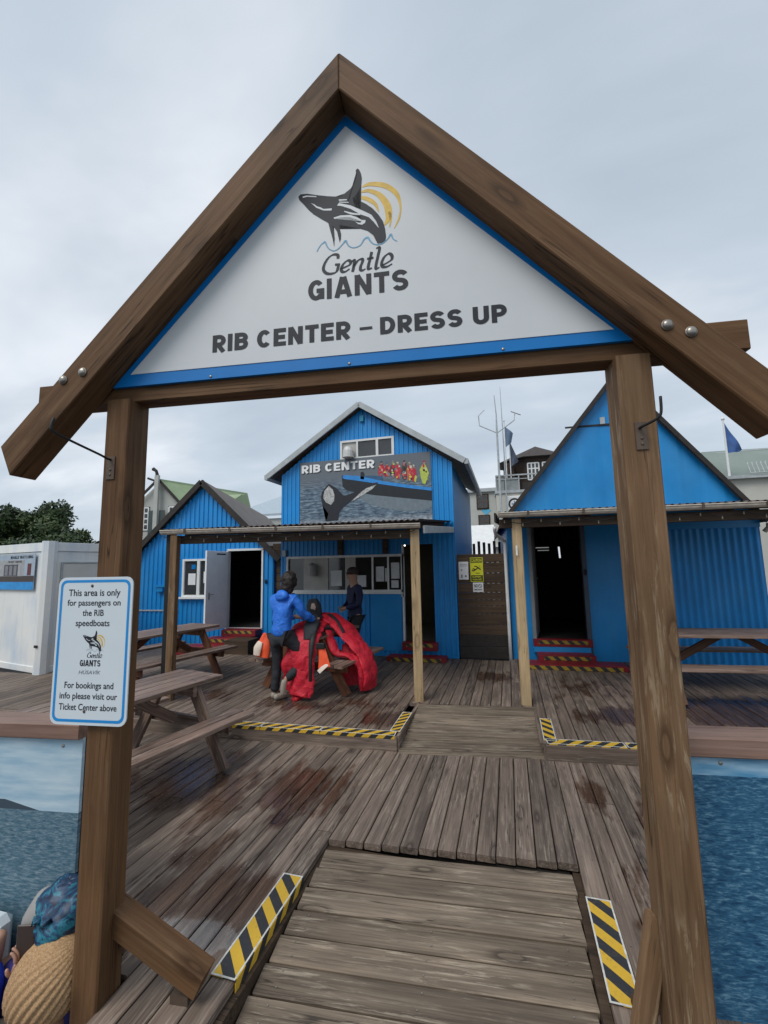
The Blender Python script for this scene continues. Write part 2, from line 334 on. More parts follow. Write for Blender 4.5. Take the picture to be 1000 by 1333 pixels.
def ribbon(mb, pts, ws, y, mi=0, ny=-1):
    """flat stroke of varying width in the x,z plane at depth y"""
    n = len(pts); L = []; R = []
    for i, p in enumerate(pts):
        a = pts[max(i - 1, 0)]; b = pts[min(i + 1, n - 1)]; dx, dz = b[0] - a[0], b[1] - a[1]; q = math.hypot(dx, dz) or 1
        w = (ws[i] if isinstance(ws, (list, tuple)) else ws) / 2
        L.append((p[0] - dz / q * w, p[1] + dx / q * w)); R.append((p[0] + dz / q * w, p[1] - dx / q * w))
    for i in range(n - 1):
        mb.add([(L[i][0], y, L[i][1]), (R[i][0], y, R[i][1]), (R[i + 1][0], y, R[i + 1][1]), (L[i + 1][0], y, L[i + 1][1])], [(0, 1, 2, 3)], mi)
def smooth_line(pts, ws=None, k=5):
    out = []; wo = []
    n = len(pts)
    for i in range(n - 1):
        p0, p1, p2, p3 = pts[max(i - 1, 0)], pts[i], pts[i + 1], pts[min(i + 2, n - 1)]
        for j in range(k):
            t = j / k
            out.append(tuple(.5 * ((2 * p1[a]) + (-p0[a] + p2[a]) * t + (2 * p0[a] - 5 * p1[a] + 4 * p2[a] - p3[a]) * t * t + (-p0[a] + 3 * p1[a] - 3 * p2[a] + p3[a]) * t ** 3) for a in range(len(p1))))
            if ws: wo.append(ws[i] * (1 - t) + ws[i + 1] * t)
    out.append(tuple(pts[-1]))
    if ws: wo.append(ws[-1]); return out, wo
    return out
def nib(mb, pts, y, thick, thin, ang=.65, k=5):
    """broad-nib pen stroke"""
    P = smooth_line(pts, None, k) if len(pts) > 2 else pts; ws = []
    for i in range(len(P)):
        a = P[max(i - 1, 0)]; b = P[min(i + 1, len(P) - 1)]; th = math.atan2(b[1] - a[1], b[0] - a[0]); ws.append(thin + (thick - thin) * abs(math.sin(th - ang)))
    ribbon(mb, P, ws, y)
def poly_obj(name, polys, y, mat, parent):
    """flat printed shapes (possibly concave) in the x,z plane, facing -y"""
    bm = bmesh.new()
    for pts in polys:
        vs = [bm.verts.new((p[0], y, p[1])) for p in pts]
        try: f = bm.faces.new(vs)
        except ValueError: pass
    bmesh.ops.triangulate(bm, faces=bm.faces)
    bmesh.ops.recalc_face_normals(bm, faces=bm.faces)
    for f in bm.faces:
        if f.normal.y > 0: f.normal_flip()
    me = bpy.data.meshes.new(name); bm.to_mesh(me); bm.free(); return link(name, me, mat, parent)
def text_mesh(s, bold=0.0, shear=0, spacing=1.0):
    cu = bpy.data.curves.new('lettering', 'FONT'); cu.body = s; cu.size = 1; cu.offset = bold; cu.shear = shear; cu.space_character = spacing
    cu.fill_mode = 'FRONT'; cu.resolution_u = 4
    o = bpy.data.objects.new('tmp', cu); COL.objects.link(o)
    dg = bpy.context.evaluated_depsgraph_get(); me = bpy.data.meshes.new_from_object(o.evaluated_get(dg)); bpy.data.objects.remove(o); bpy.data.curves.remove(cu)
    me.materials.clear(); return me
def text(s, rect, y, mat, parent, bold=.02, shear=0, name='lettering', thick=0, spacing=1.0):
    """lettering fitted into rect (x0,x1,z0,z1) at depth y facing -y"""
    me = text_mesh(s, bold, shear, spacing); xs = [v.co.x for v in me.vertices]; ys = [v.co.y for v in me.vertices]
    x0, x1, z0, z1 = rect; ax, bx = min(xs), max(xs); ay, by = min(ys), max(ys)
    for v in me.vertices:
        v.co = ((v.co.x - ax) / (bx - ax) * (x1 - x0) + x0, y, (v.co.y - ay) / (by - ay) * (z1 - z0) + z0)
    return link(name, me, mat, parent)
def arc(cx_, cz_, rx, rz_, a0, a1, k=14): return [(cx_ + rx * math.cos(math.radians(a0 + (a1 - a0) * i / k)), cz_ + rz_ * math.sin(math.radians(a0 + (a1 - a0) * i / k))) for i in range(k + 1)]
def glyph(ch, t):
    h = t / 2; w = .70
    if ch == 'I': return t, [[(h, 0), (h, 1)]]
    if ch == 'E': w = .60; return w, [[(h, 0), (h, 1)], [(t, h), (w, h)], [(t, .5), (w * .92, .5)], [(t, 1 - h), (w, 1 - h)]]
    if ch == 'T': w = .64; return w, [[(0, 1 - h), (w, 1 - h)], [(w / 2, 0), (w / 2, 1 - t)]]
    if ch == 'N': return w, [[(h, 0), (h, 1)], [(w - h, 0), (w - h, 1)], [(h + .01, .98), (w - h - .01, .02)]]
    if ch == 'A': w = .76; return w, [[(h * 1.0, 0), (w / 2 - .03, 1)], [(w - h * 1.0, 0), (w / 2 + .03, 1)], [(w * .27, .27), (w * .73, .27)]]
    if ch == 'H': return w, [[(h, 0), (h, 1)], [(w - h, 0), (w - h, 1)], [(t, .5), (w - t, .5)]]
    if ch == 'L': w = .56; return w, [[(h, 0), (h, 1)], [(t, h), (w, h)]]
    if ch == 'W': w = 1.0; return w, [[(h, 1), (w * .28, 0)], [(w * .28, 0), (w * .5, 1)], [(w * .5, 1), (w * .72, 0)], [(w * .72, 0), (w - h, 1)]]
    if ch == 'K': return w, [[(h, 0), (h, 1)], [(h, .35), (w - h, 1)], [(w * .35, .55), (w - h, 0)]]
    if ch == 'U': return w, [[(h, 1)] + arc(w / 2, .36, w / 2 - h, .36 - h, 180, 360) + [(w - h, 1)]]
    if ch == 'C': return w, [arc(w / 2, .5, w / 2 - h, .5 - h, 42, 318, 22)]
    if ch == 'G': return w, [arc(w / 2, .5, w / 2 - h, .5 - h, 42, 325, 22), [(w - h, .04), (w - h, .40)], [(w * .52, .46), (w, .46)]]
    if ch == 'S': w = .66; return w, [arc(w / 2, .5 + (.5 - h) / 2, w / 2 - h, (.5 - h) / 2, 22, 255, 14)[:-1] + arc(w / 2, .5 - (.5 - h) / 2, w / 2 - h, (.5 - h) / 2, 75, -158, 14)]
    if ch == 'D': return w, [[(h, 0), (h, 1)], [(t, h), (w * .42, h)] + arc(w * .42, .5, w * .58 - h, .5 - h, -90, 90) + [(t, 1 - h)]]
    if ch in 'PRB':
        zb = .44 if ch != 'B' else .53; zc = (1 - h + zb) / 2; rz_ = (1 - h - zb) / 2; w = .66; o = [[(h, 0), (h, 1)], [(t, zb), (w * .5, zb)] + arc(w * .5, zc, w * .5 - h, rz_, -90, 90) + [(t, 1 - h)]]
        if ch == 'R': o.append([(w * .48, zb - h * .6), (w - h * .9, 0)])
        if ch == 'B': o.append([(t, h), (w * .5, h)] + arc(w * .5, (h + zb) / 2, w * .52 - h, (zb - h) / 2, -90, 90) + [(t, zb)])
        return w, o
    return .35, []
def caps(s, rect, y, mat, parent, t=.20, gap=.11, name='lettering'):
    """bold grotesque capitals built from strokes"""
    x = 0; L = []
    for c in s:
        w, st = glyph(c, t); L += [[(p[0] + x, p[1]) for p in q] for q in st]; x += w + (gap if c != ' ' else 0)
    x -= gap; sx = (rect[1] - rect[0]) / x; szz = rect[3] - rect[2]; mb = MB()
    for i, q in enumerate(L):
        tmp = MB(); ribbon(tmp, q, t, y - .00004 * (i % 4)); mb.add([(rect[0] + v[0] * sx, v[1], rect[2] + v[2] * szz) for v in tmp.v], tmp.f)
    return mb.build(name, mat, parent, fixn=False)
def rpoly(x0, x1, z0, z1, r=0.0, k=4):
    if r <= 0: return [(x0, z0), (x1, z0), (x1, z1), (x0, z1)]
    o = []
    for (cx_, cz_, a0) in ((x1 - r, z0 + r, -90), (x1 - r, z1 - r, 0), (x0 + r, z1 - r, 90), (x0 + r, z0 + r, 180)):
        for i in range(k + 1): a = math.radians(a0 + 90 * i / k); o.append((cx_ + r * math.cos(a), cz_ + r * math.sin(a)))
    return o
# flat print outlines, metres in the gate plane
WHALE=[(-0.264, 3.574), (-0.253, 3.585), (-0.219, 3.583), (-0.176, 3.569), (-0.12, 3.553), (-0.078, 3.544), (-0.057, 3.539), (-0.036, 3.552), (-0.006, 3.573), (0.012, 3.599), (0.024, 3.629), (0.024, 3.649), (0.021, 3.666), (0.029, 3.674), (0.037, 3.667), (0.046, 3.645), (0.05, 3.618), (0.047, 3.586), (0.034, 3.556), (0.018, 3.533), (0.003, 3.524), (0.03, 3.507), (0.065, 3.484), (0.099, 3.453), (0.127, 3.416), (0.147, 3.379), (0.156, 3.34), (0.159, 3.302), (0.156, 3.281), (0.142, 3.272), (0.119, 3.272), (0.114, 3.29), (0.1, 3.317), (0.074, 3.343), (0.04, 3.359), (-0.008, 3.371), (-0.043, 3.383), (-0.064, 3.394), (-0.059, 3.373), (-0.053, 3.346), (-0.054, 3.321), (-0.06, 3.304), (-0.063, 3.335), (-0.072, 3.361), (-0.088, 3.387), (-0.096, 3.397), (-0.088, 3.364), (-0.084, 3.326), (-0.087, 3.285), (-0.094, 3.327), (-0.104, 3.367), (-0.115, 3.413), (-0.152, 3.441), (-0.188, 3.47), (-0.212, 3.496), (-0.237, 3.53), (-0.259, 3.556)]
WHITES=[[(-0.243, 3.57), (-0.222, 3.573), (-0.173, 3.561), (-0.173, 3.556), (-0.219, 3.566), (-0.24, 3.564)], [(-0.2, 3.529), (-0.182, 3.519), (-0.17, 3.507), (-0.152, 3.499), (-0.138, 3.488), (-0.114, 3.486), (-0.096, 3.484), (-0.099, 3.474), (-0.114, 3.476), (-0.138, 3.48), (-0.155, 3.49), (-0.173, 3.5), (-0.186, 3.515)], [(-0.063, 3.526), (-0.024, 3.521), (-0.023, 3.515), (-0.061, 3.518)], [(-0.06, 3.514), (-0.016, 3.505), (-0.014, 3.5), (-0.06, 3.509)], [(-0.071, 3.494), (-0.063, 3.507), (-0.007, 3.486), (0.052, 3.449), (0.093, 3.421), (0.115, 3.384), (0.127, 3.349), (0.121, 3.355), (0.104, 3.382), (0.081, 3.41), (0.04, 3.432), (-0.007, 3.468), (-0.054, 3.491)], [(-0.037, 3.462), (0.004, 3.445), (0.043, 3.434), (0.04, 3.428), (-0.002, 3.437), (-0.036, 3.456)], [(-0.088, 3.435), (-0.055, 3.441), (-0.008, 3.436), (0.026, 3.418), (0.046, 3.402), (0.065, 3.398), (0.063, 3.385), (0.049, 3.377), (0.031, 3.382), (0.013, 3.4), (0.028, 3.391), (0.041, 3.388), (0.046, 3.395), (0.023, 3.408), (-0.013, 3.427), (-0.055, 3.431), (-0.086, 3.428)], [(-0.072, 3.431), (-0.022, 3.423), (-0.022, 3.418), (-0.07, 3.424)]]
ARCS=[([(0.051, 3.573), (0.072, 3.58), (0.095, 3.581), (0.148, 3.567), (0.188, 3.54), (0.214, 3.507), (0.227, 3.466), (0.229, 3.422), (0.22, 3.38), (0.198, 3.336)], [0.0036, 0.012, 0.0162, 0.0192, 0.018, 0.0156, 0.0084, 0.0054, 0.0072, 0.0024]), ([(0.033, 3.545), (0.065, 3.55), (0.089, 3.546), (0.124, 3.525), (0.149, 3.495), (0.168, 3.457), (0.174, 3.418), (0.171, 3.388), (0.153, 3.359)], [0.003, 0.0108, 0.0144, 0.018, 0.0216, 0.0252, 0.024, 0.018, 0.0036]), ([(0.175, 3.425), (0.183, 3.392), (0.177, 3.346)], [0.0096, 0.0096, 0.0024]), ([(0.019, 3.516), (0.042, 3.519), (0.065, 3.512), (0.094, 3.493), (0.116, 3.467), (0.127, 3.432)], [0.003, 0.0096, 0.0144, 0.0156, 0.0108, 0.003])]
WAVE=([(-0.171, 3.274), (-0.152, 3.304), (-0.139, 3.313), (-0.131, 3.317), (-0.121, 3.293), (-0.109, 3.276), (-0.088, 3.265), (-0.068, 3.272), (-0.047, 3.292), (-0.032, 3.308), (-0.025, 3.295), (-0.015, 3.278), (0.009, 3.267), (0.039, 3.276), (0.056, 3.302), (0.074, 3.309), (0.085, 3.291), (0.099, 3.274), (0.122, 3.266), (0.145, 3.27), (0.169, 3.291), (0.182, 3.309), (0.192, 3.285), (0.21, 3.27)], [0.0048, 0.0048, 0.006, 0.0084, 0.006, 0.0048, 0.0048, 0.0048, 0.0048, 0.0096, 0.0072, 0.0048, 0.0048, 0.0048, 0.0072, 0.0096, 0.0072, 0.0048, 0.0048, 0.0048, 0.006, 0.0096, 0.0048, 0.003])
GENTLE=[[(-0.069, 3.223), (-0.07, 3.241), (-0.092, 3.246), (-0.115, 3.233), (-0.134, 3.204), (-0.139, 3.176), (-0.124, 3.156), (-0.098, 3.151), (-0.076, 3.159), (-0.067, 3.187)], [(-0.083, 3.194), (-0.059, 3.192)], [(-0.056, 3.169), (-0.033, 3.176), (-0.013, 3.185), (-0.009, 3.199), (-0.023, 3.207), (-0.044, 3.191), (-0.054, 3.168), (-0.048, 3.154), (-0.033, 3.153), (-0.014, 3.164)], [(-0.005, 3.198), (0.009, 3.205), (0.006, 3.175), (0.0, 3.147)], [(0.003, 3.168), (0.025, 3.199), (0.045, 3.205), (0.048, 3.194), (0.039, 3.171), (0.037, 3.154), (0.047, 3.148), (0.061, 3.154)], [(0.091, 3.234), (0.084, 3.202), (0.075, 3.169), (0.075, 3.151), (0.091, 3.154)], [(0.069, 3.202), (0.099, 3.204)], [(0.112, 3.248), (0.128, 3.25), (0.12, 3.209), (0.11, 3.164), (0.111, 3.147), (0.126, 3.153)], [(0.137, 3.16), (0.157, 3.168), (0.182, 3.183), (0.184, 3.203), (0.17, 3.214), (0.149, 3.2), (0.137, 3.174), (0.14, 3.154), (0.161, 3.151), (0.185, 3.162)]]
BAN={'fluke': [(-2.461, 3.446), (-2.523, 3.392), (-2.616, 3.283), (-2.632, 3.168), (-2.601, 3.022), (-2.524, 2.917), (-2.473, 2.843), (-2.494, 2.759), (-2.531, 2.698), (-2.267, 2.699), (-2.251, 2.803), (-2.23, 2.887), (-2.13, 2.972), (-2.025, 3.051), (-1.876, 3.116), (-1.669, 3.229), (-1.449, 3.369), (-1.433, 3.407), (-1.608, 3.386), (-1.785, 3.299), (-1.963, 3.226), (-2.107, 3.187), (-2.158, 3.196), (-2.263, 3.317), (-2.369, 3.396)], 'patch': [(-2.461, 3.403), (-2.379, 3.325), (-2.34, 3.207), (-2.35, 3.093), (-2.417, 3.017), (-2.524, 3.075), (-2.585, 3.165), (-2.554, 3.308)], 'patch2': [(-1.463, 3.362), (-1.667, 3.305), (-1.786, 3.229), (-1.989, 3.06), (-1.905, 3.095), (-1.728, 3.183), (-1.551, 3.278)], 'hull': [(-2.185, 3.585), (-2.14, 3.602), (-1.812, 3.5), (-1.262, 3.362), (-0.387, 3.192), (-0.389, 2.982), (-1.496, 3.154), (-1.963, 3.254), (-2.082, 3.291), (-2.166, 3.368)], 'hull2': [(-1.933, 3.261), (-1.496, 3.154), (-0.389, 2.982), (-0.393, 2.87), (-0.556, 2.812), (-0.855, 2.809), (-1.272, 2.878), (-1.614, 2.988), (-1.787, 3.102)], 'rail': [(-2.171, 3.547), (-2.146, 3.602), (-1.811, 3.557), (-1.347, 3.423), (-0.925, 3.332), (-0.386, 3.229), (-0.388, 3.17), (-0.926, 3.269), (-1.377, 3.364), (-1.812, 3.457), (-2.125, 3.52)], 'seat': [(-1.722, 3.556), (-1.345, 3.527), (-1.318, 3.433), (-1.752, 3.515)], 'console': [(-1.786, 3.626), (-1.736, 3.642), (-1.707, 3.592), (-1.718, 3.479), (-1.794, 3.496)], 'p1': [(-1.385, 3.708), (-1.297, 3.757), (-1.226, 3.723), (-1.19, 3.44), (-1.289, 3.461), (-1.408, 3.526)], 'p2': [(-1.227, 3.695), (-1.112, 3.742), (-0.986, 3.675), (-1.002, 3.376), (-1.204, 3.441)], 'p3': [(-0.972, 3.702), (-0.872, 3.763), (-0.781, 3.714), (-0.813, 3.352), (-0.991, 3.384)], 'p4': [(-0.82, 3.634), (-0.707, 3.68), (-0.62, 3.563), (-0.644, 3.296), (-0.836, 3.337)], 'p5': [(-0.575, 3.518), (-0.477, 3.592), (-0.383, 3.571), (-0.393, 3.268), (-0.581, 3.297)]}
HEADS=[(-1.282, 3.818), (-1.111, 3.803), (-0.852, 3.781), (-0.715, 3.708), (-0.467, 3.743)]
# ================================================ THE SETTING
def structure(name, loc=(0, 0, 0), rz=0, label=None): return thing(name, loc, rz, kind='structure')
g = box('ground', (-600, -300, -1.3), (600, 900, -1.0), M_asph); meta(g, kind='structure')
g = box('yard', (-60, 8.9, -.98), (60, 200, .10), M_asph); meta(g, kind='structure')
sea = box('water', (-500, -250, -1.2), (500, -6, -.95), plain('harbour_water', (.02, .05, .07), .1, bumps=.4, scale=2)); meta(sea, kind='structure')
# lower deck: boards run away from the gate
lower = structure('lower_deck')
def boards(root, x0, x1, yfun, z, mat, pitch=.12, cutprob=.5, th=.04):
    x = x0
    while x < x1 - .01:
        w = pitch - .007; xc = x + pitch / 2
        segs = yfun(xc)
        for (ya, yb) in segs:
            cuts = [ya]
            if yb - ya > 2.2 and random.random() < cutprob: cuts.append(ya + (yb - ya) * random.choice((.33, .5, .66)))
            cuts.append(yb)
            for a, b in zip(cuts, cuts[1:]):
                dz = random.uniform(-.002, .002)
                beam('plank', (xc, a + .003, z - th / 2 + dz), (xc, b - .003, z - th / 2 + dz), w, th, mat, root, ch=.005)
        x += pitch
def front_low(x):
    far = 4.44 + .085 * (x + 1.2) + .05
    if x < -1.86: return [(1.86 + .12 * (x + 2.1), far)]
    if -1.25 < x < .30: return [(2.89 + .09 * (x + 1.2), far)]
    if x < -1.70: return [(1.76, far)]
    if x < -1.25: return [(1.45, far)]
    return [(1.70 if x < .45 else 2.12 + .12 * (x - .6), far)]
boards(lower, -4.85, 3.07, front_low, 0.0, M_deck_low)
fr = MB()
fr.box((-1.262, 1.45, -.32), (-1.222, 2.88, -.042)); fr.box((.272, 1.70, -.32), (.312, 3.02, -.042)); fr.box((-1.3, 2.86, -.30), (.33, 2.90, -.043))
fr.build('ramp_side_board', M_brown, lower)
ub = MB().box((-4.85, 1.98, -.9), (-1.9, 4.2, -.06)).box((-1.68, 1.5, -.9), (-1.27, 4.5, -.06)).box((.32, 2.25, -.9), (3.0, 4.5, -.06)).box((-1.2, 3.0, -.9), (.26, 4.5, -.06))
ub.build('substructure', M_dark, lower)
# upper deck, one step higher
upper = structure('upper_deck')
def front_up(x):
    if x < -1.2: a = 4.33 + .055 * (x + 1.2)
    elif x < .24: a = 5.36 + .1 * (x + 1.2)
    else: a = 4.47 + .1 * (x - .25)
    if x < -4.6: return [(a, 5.9), (5.9, 7.55 if x > -5.6 else 8.6)] if x > -7.5 else [(a, 5.5)]
    return [(a, 8.7 if x < -3.6 else (7.93 if x < -.05 else 8.7 + 0 * x))]
def upy(x):
    if x < -9.7: return []
    return front_up(x)
boards(upper, -9.65, 4.75, upy, .14, M_deck_up, pitch=.12, cutprob=.35)
def under(pts):
    vs = [(x, y, .08) for x, y in pts] + [(x, y, -.9) for x, y in pts]; MB().add(vs, [(0, 1, 2, 3), (7, 6, 5, 4), (0, 4, 5, 1), (1, 5, 6, 2), (2, 6, 7, 3), (3, 7, 4, 0)]).build('substructure', M_dark, upper)
under([(-9.6, 3.93), (-1.3, 4.35), (-1.3, 8.7), (-9.6, 8.7)]); under([(.3, 4.52), (4.7, 4.96), (4.7, 8.7), (.3, 8.7)]); under([(-1.24, 5.45), (.28, 5.52), (.28, 8.6), (-1.24, 8.6)])
# edge boards of the step
beam('edge_board', (-9.5, 3.865, .06), (-1.14, 4.325, .06), .035, .155, M_deck_up, upper)
beam('edge_board', (-1.135, 4.33, .06), (-1.135, 5.36, .06), .035, .155, M_deck_up, upper)
beam('edge_board', (.245, 4.46, .06), (.245, 5.5, .06), .035, .155, M_deck_up, upper)
beam('edge_board', (.245, 4.45, .06), (4.7, 4.90, .06), .035, .155, M_deck_up, upper)
# foreground ramp and second ramp: boards laid across
def board_ramp(name, x0, x1, y0, y1, z0, z1, skew, mat, n):
    r = structure(name)
    for i in range(n):
        ya = y0 + (y1 - y0) * i / n; yb = y0 + (y1 - y0) * (i + 1) / n; yc = (ya + yb) / 2
        za = z0 + (z1 - z0) * (yc - y0) / (y1 - y0); d = random.uniform(-.002, .002)
        sl = (z1 - z0) / (y1 - y0); up = Vector((0, -sl, 1)).normalized()
        beam('plank', (x0, yc - skew / 2, za - .02 + d), (x1, yc + skew / 2, za - .02 + d), (yb - ya) - .008, .04, mat, r, up=up, ch=.005)
    return r
fr_ramp = board_ramp('foreground_ramp', -1.215, .265, -.30, 2.87, -.36, 0.0, .14, M_ramp, 22)
board_ramp('deck_ramp', -1.12, .232, 4.36, 5.42, .006, .145, .19, M_ramp, 9)
# anti-slip strips
WB = plain('dirty_white_border', (.58, .57, .53), .6, var=.25, scale=30)
def strip(p0, p1, w, mat, parent, border=True, drop=0.0, up=(0, 0, 1)):
    M, L = beam_mat(p0, p1, up)
    mb = MB().box((0, -w / 2, 0), (L, w / 2, .003))
    if drop: mb.box((0, -w / 2 - .004, -drop), (L, -w / 2 - .0005, .003))
    if border:
        b = .008
        for a, c in (((0, -w / 2), (L, -w / 2 + b)), ((0, w / 2 - b), (L, w / 2)), ((0, -w / 2 + b), (b, w / 2 - b)), ((L - b, -w / 2 + b), (L, w / 2 - b))):
            mb.box((a[0], a[1], .0031), (c[0], c[1], .0045), 1)
    return mb.build('anti_slip_strip', [mat, WB], parent, M)
strip((-1.31, 1.86, .003), (-1.31, 2.52, .003), .125, M_haz4, lower, drop=.055)
strip((.368, 2.76, .003), (.368, 2.17, .003), .125, M_haz5, lower, drop=.0)
strip((-2.60, 4.286, .143), (-1.94, 4.322, .143), .115, M_haz2, upper, drop=.03)
strip((-1.935, 4.322, .143), (-1.16, 4.365, .143), .115, M_haz2, upper, drop=.03)
strip((-3.1, 4.26, .143), (-2.605, 4.286, .143), .115, M_haz2, upper, drop=.03)
strip((-1.185, 4.42, .143), (-1.185, 5.0, .143), .11, M_haz, upper)
strip((.29, 4.52, .143), (.29, 5.12, .143), .115, M_haz2, upper)
strip((.255, 4.505, .143), (.93, 4.57, .143), .115, M_haz2, upper, drop=.03)
strip((.94, 4.57, .143), (1.6, 4.637, .143), .115, M_haz2, upper, drop=.03)
def screws(root, pts, z):
    mb = MB(); o = root.location
    for (x, y, zz) in pts: mb.add([(x + .0042 * math.cos(a), y + .0042 * math.sin(a), zz) for a in [i * math.pi / 3 for i in range(6)]], [tuple(range(6))])
    meta(mb.build('screw_heads', M_steel, root, fixn=False), kind='stuff')
P_ = []
x = -4.85
while x < 3.0:
    for yy in (1.9, 2.5, 3.1, 3.7, 4.3):
        for dx in (.03, .085):
            if yy > front_low(x + .06)[0][0] + .03: P_.append((x + dx, yy + random.uniform(-.012, .012), .0032))
    x += .12
screws(lower, P_, 0)
P_ = []
for i in range(22):
    yc = -.30 + 3.17 * (i + .5) / 22
    for xx in (-1.12, -.47, .17):
        for dy in (-.035, .035): y_ = yc + dy + (xx + .475) * .0946; P_.append((xx + random.uniform(-.01, .01), y_, -.36 + .36 * (yc + dy + .30) / 3.17 + .0045))
screws(fr_ramp, P_, 0)
# ================================================ THE WOODEN GATE
GZ = math.atan(.12); GO = (-.62, 1.7256, 0)
gate = thing('wooden_gate', (GO[0], GO[1], -1.0), GZ, 'tall brown timber gateway with gabled top framing the whole deck', 'gateway')
GB = 1.0   # local z offset: gate origin lies on the quay
def gz(z): return z + GB
beam('post', (-1.168, .07, 0), (-1.168, .07, gz(2.625)), .14, .125, M_gate, gate, up=(1, 0, 0), ch=.006)
beam('post', (1.155, .07, 0), (1.155, .07, gz(2.625)), .14, .13, M_gate_worn, gate, up=(1, 0, 0), ch=.006)
beam('crossbeam', (-1.66, .087, gz(2.685)), (1.60, .087, gz(2.685)), .10, .125, M_gate, gate)
def rafter(sgn):
    # local X from the foot up to the apex
    foot = Vector((-.03 + sgn * 1.67, -.10, gz(2.395))) ; apex = Vector((-.03, -.10, gz(4.182)))
    X = (apex - foot).normalized(); Y = Vector((0, 1, 0)); Z = X.cross(Y)
    M = Matrix(((X.x, Y.x, Z.x, foot.x), (X.y, Y.y, Z.y, foot.y), (X.z, Y.z, Z.z, foot.z), (0, 0, 0, 1))); I = M.inverted()
    pts = [foot, Vector((-.03 + sgn * 1.605, -.10, gz(2.25))), Vector((-.03, -.10, gz(3.985))), apex]
    q = [I @ p for p in pts]
    mb = MB().prism([(p.x, p.z) for p in q], 0.0, .133)
    return mb.build('rafter', M_gate, gate, M, bev=.005)
rafter(-1); rafter(1)
beam('brace', (-1.19, .12, gz(.317)), (-.70, .12, gz(.075)), .10, .10, M_gate, gate, up=(0, 1, 0), ch=.006)
MB().box((-.83, .08, gz(-.03)), (-.75, .16, gz(.035))).build('brace_foot', M_iron, gate)
beam('brace', (1.10, .11, gz(.50)), (.955, .11, gz(-.18)), .07, .05, M_gate_worn, gate, up=(0, 1, 0), ch=.006)
for (u, z) in ((-1.377, 2.697), (-1.275, 2.727), (1.239, 2.681), (1.318, 2.645)):
    MB().tube([(u, -.100, gz(z)), (u, -.106, gz(z))], .021, 16).ellipsoid((u, -.106, gz(z)), (.018, .011, .018), 16, 8).build('bolt', M_steel, gate, smooth=True)
for i, (u, dirx) in enumerate(((-1.185, -1), (1.155, 1))):
    pl = MB().box((u - .022, -.006, gz(2.23)), (u + .022, -.001, gz(2.34)))
    for zz in (2.252, 2.275): pl.ellipsoid((u, -.007, gz(zz)), (.006, .004, .006), 8, 5)
    p = pl.build('hook_plate', M_iron, gate)
    z0 = gz(2.325)
    pts = [(u, -.006, z0), (u, -.03, z0), (u, -.07, z0 + .008), (u + dirx * .02, -.20, z0 + .035), (u + dirx * .035, -.27, z0 + .055), (u + dirx * .04, -.285, z0 + .075), (u + dirx * .04, -.275, z0 + .115)] if dirx < 0 else \
          [(u - .005, -.006, z0 - .01), (u - .004, -.03, z0 - .01), (u + .015, -.06, z0 - .004), (u + .035, -.08, z0 + .008), (u + .042, -.085, z0 + .03), (u + .044, -.085, z0 + .085)]
    MB().tube(smooth_line(pts, None, 4), .0055, 8).build('hook', M_cable, p, smooth=True)
# ---- gable sign
sg = thing('gable_sign', (GO[0], GO[1], 2.70), GZ, 'triangular white sign with blue border and leaping whale logo in the gateway gable', 'sign')
def sz(z): return z - 2.70
MB().prism([(-1.215, sz(2.693)), (1.205, sz(2.693)), (-.028, sz(3.975))], .016, .034).build('sign_panel', M_sblue, sg)
MB().prism([(-1.120, sz(2.752)), (1.096, sz(2.745)), (-.028, sz(3.915))], .013, .0165).build('sign_face', M_sign, sg)
for u in (-.695, -.02, .652): MB().ellipsoid((u, .015, sz(2.705)), (.007, .004, .007), 8, 5).build('screw', M_steel, sg, smooth=True)
YF = .0115
def logo(parent, fx, y, inks):
    """whale logo; fx maps gate coordinates to the local x,z plane"""
    ink, white, yel, wav = inks
    lg = MB()
    for a, ws in ARCS:
        P, Wd = smooth_line(a, ws, 6); k = fx((1, 0))[0] - fx((0, 0))[0]
        ribbon(lg, [fx(p) for p in P], [w * k * 1.35 for w in Wd], y + .0006)
    lo = lg.build('logo_sun_rays', yel, parent, fixn=False)
    wb = MB(); P, Wd = smooth_line(WAVE[0], WAVE[1], 4); k = fx((1, 0))[0] - fx((0, 0))[0]
    ribbon(wb, [fx(p) for p in P], [w * k for w in Wd], y + .0003); wb.build('logo_waves', wav, parent, fixn=False)
    poly_obj('logo_whale', [[fx(p) for p in WHALE]], y, ink, parent)
    poly_obj('logo_whale_markings', [[fx(p) for p in w] for w in WHITES], y - .0005, white, parent)
    nb = MB()
    for gl in GENTLE: nib(nb, [fx(p) for p in gl], y, .0155 * k, .0055 * k, .5)
    nb.build('lettering', ink, parent, fixn=False)
logo(sg, lambda p: (p[0], sz(p[1])), YF, (M_ink, M_sign, M_yel, M_wave))
caps('GIANTS', (-.213, .256, sz(3.027), sz(3.128)), YF, M_ink, sg, t=.21)
caps('RIB CENTER', (-.688, -.013, sz(2.822), sz(2.908)), YF, M_ink, sg, t=.23)
MB().add([(.030, YF, sz(2.857)), (.088, YF, sz(2.857)), (.088, YF, sz(2.870)), (.030, YF, sz(2.870))], [(0, 1, 2, 3)]).build('lettering', M_ink, sg, fixn=False)
caps('DRESS UP', (.124, .676, sz(2.826), sz(2.908)), YF, M_ink, sg, t=.23)
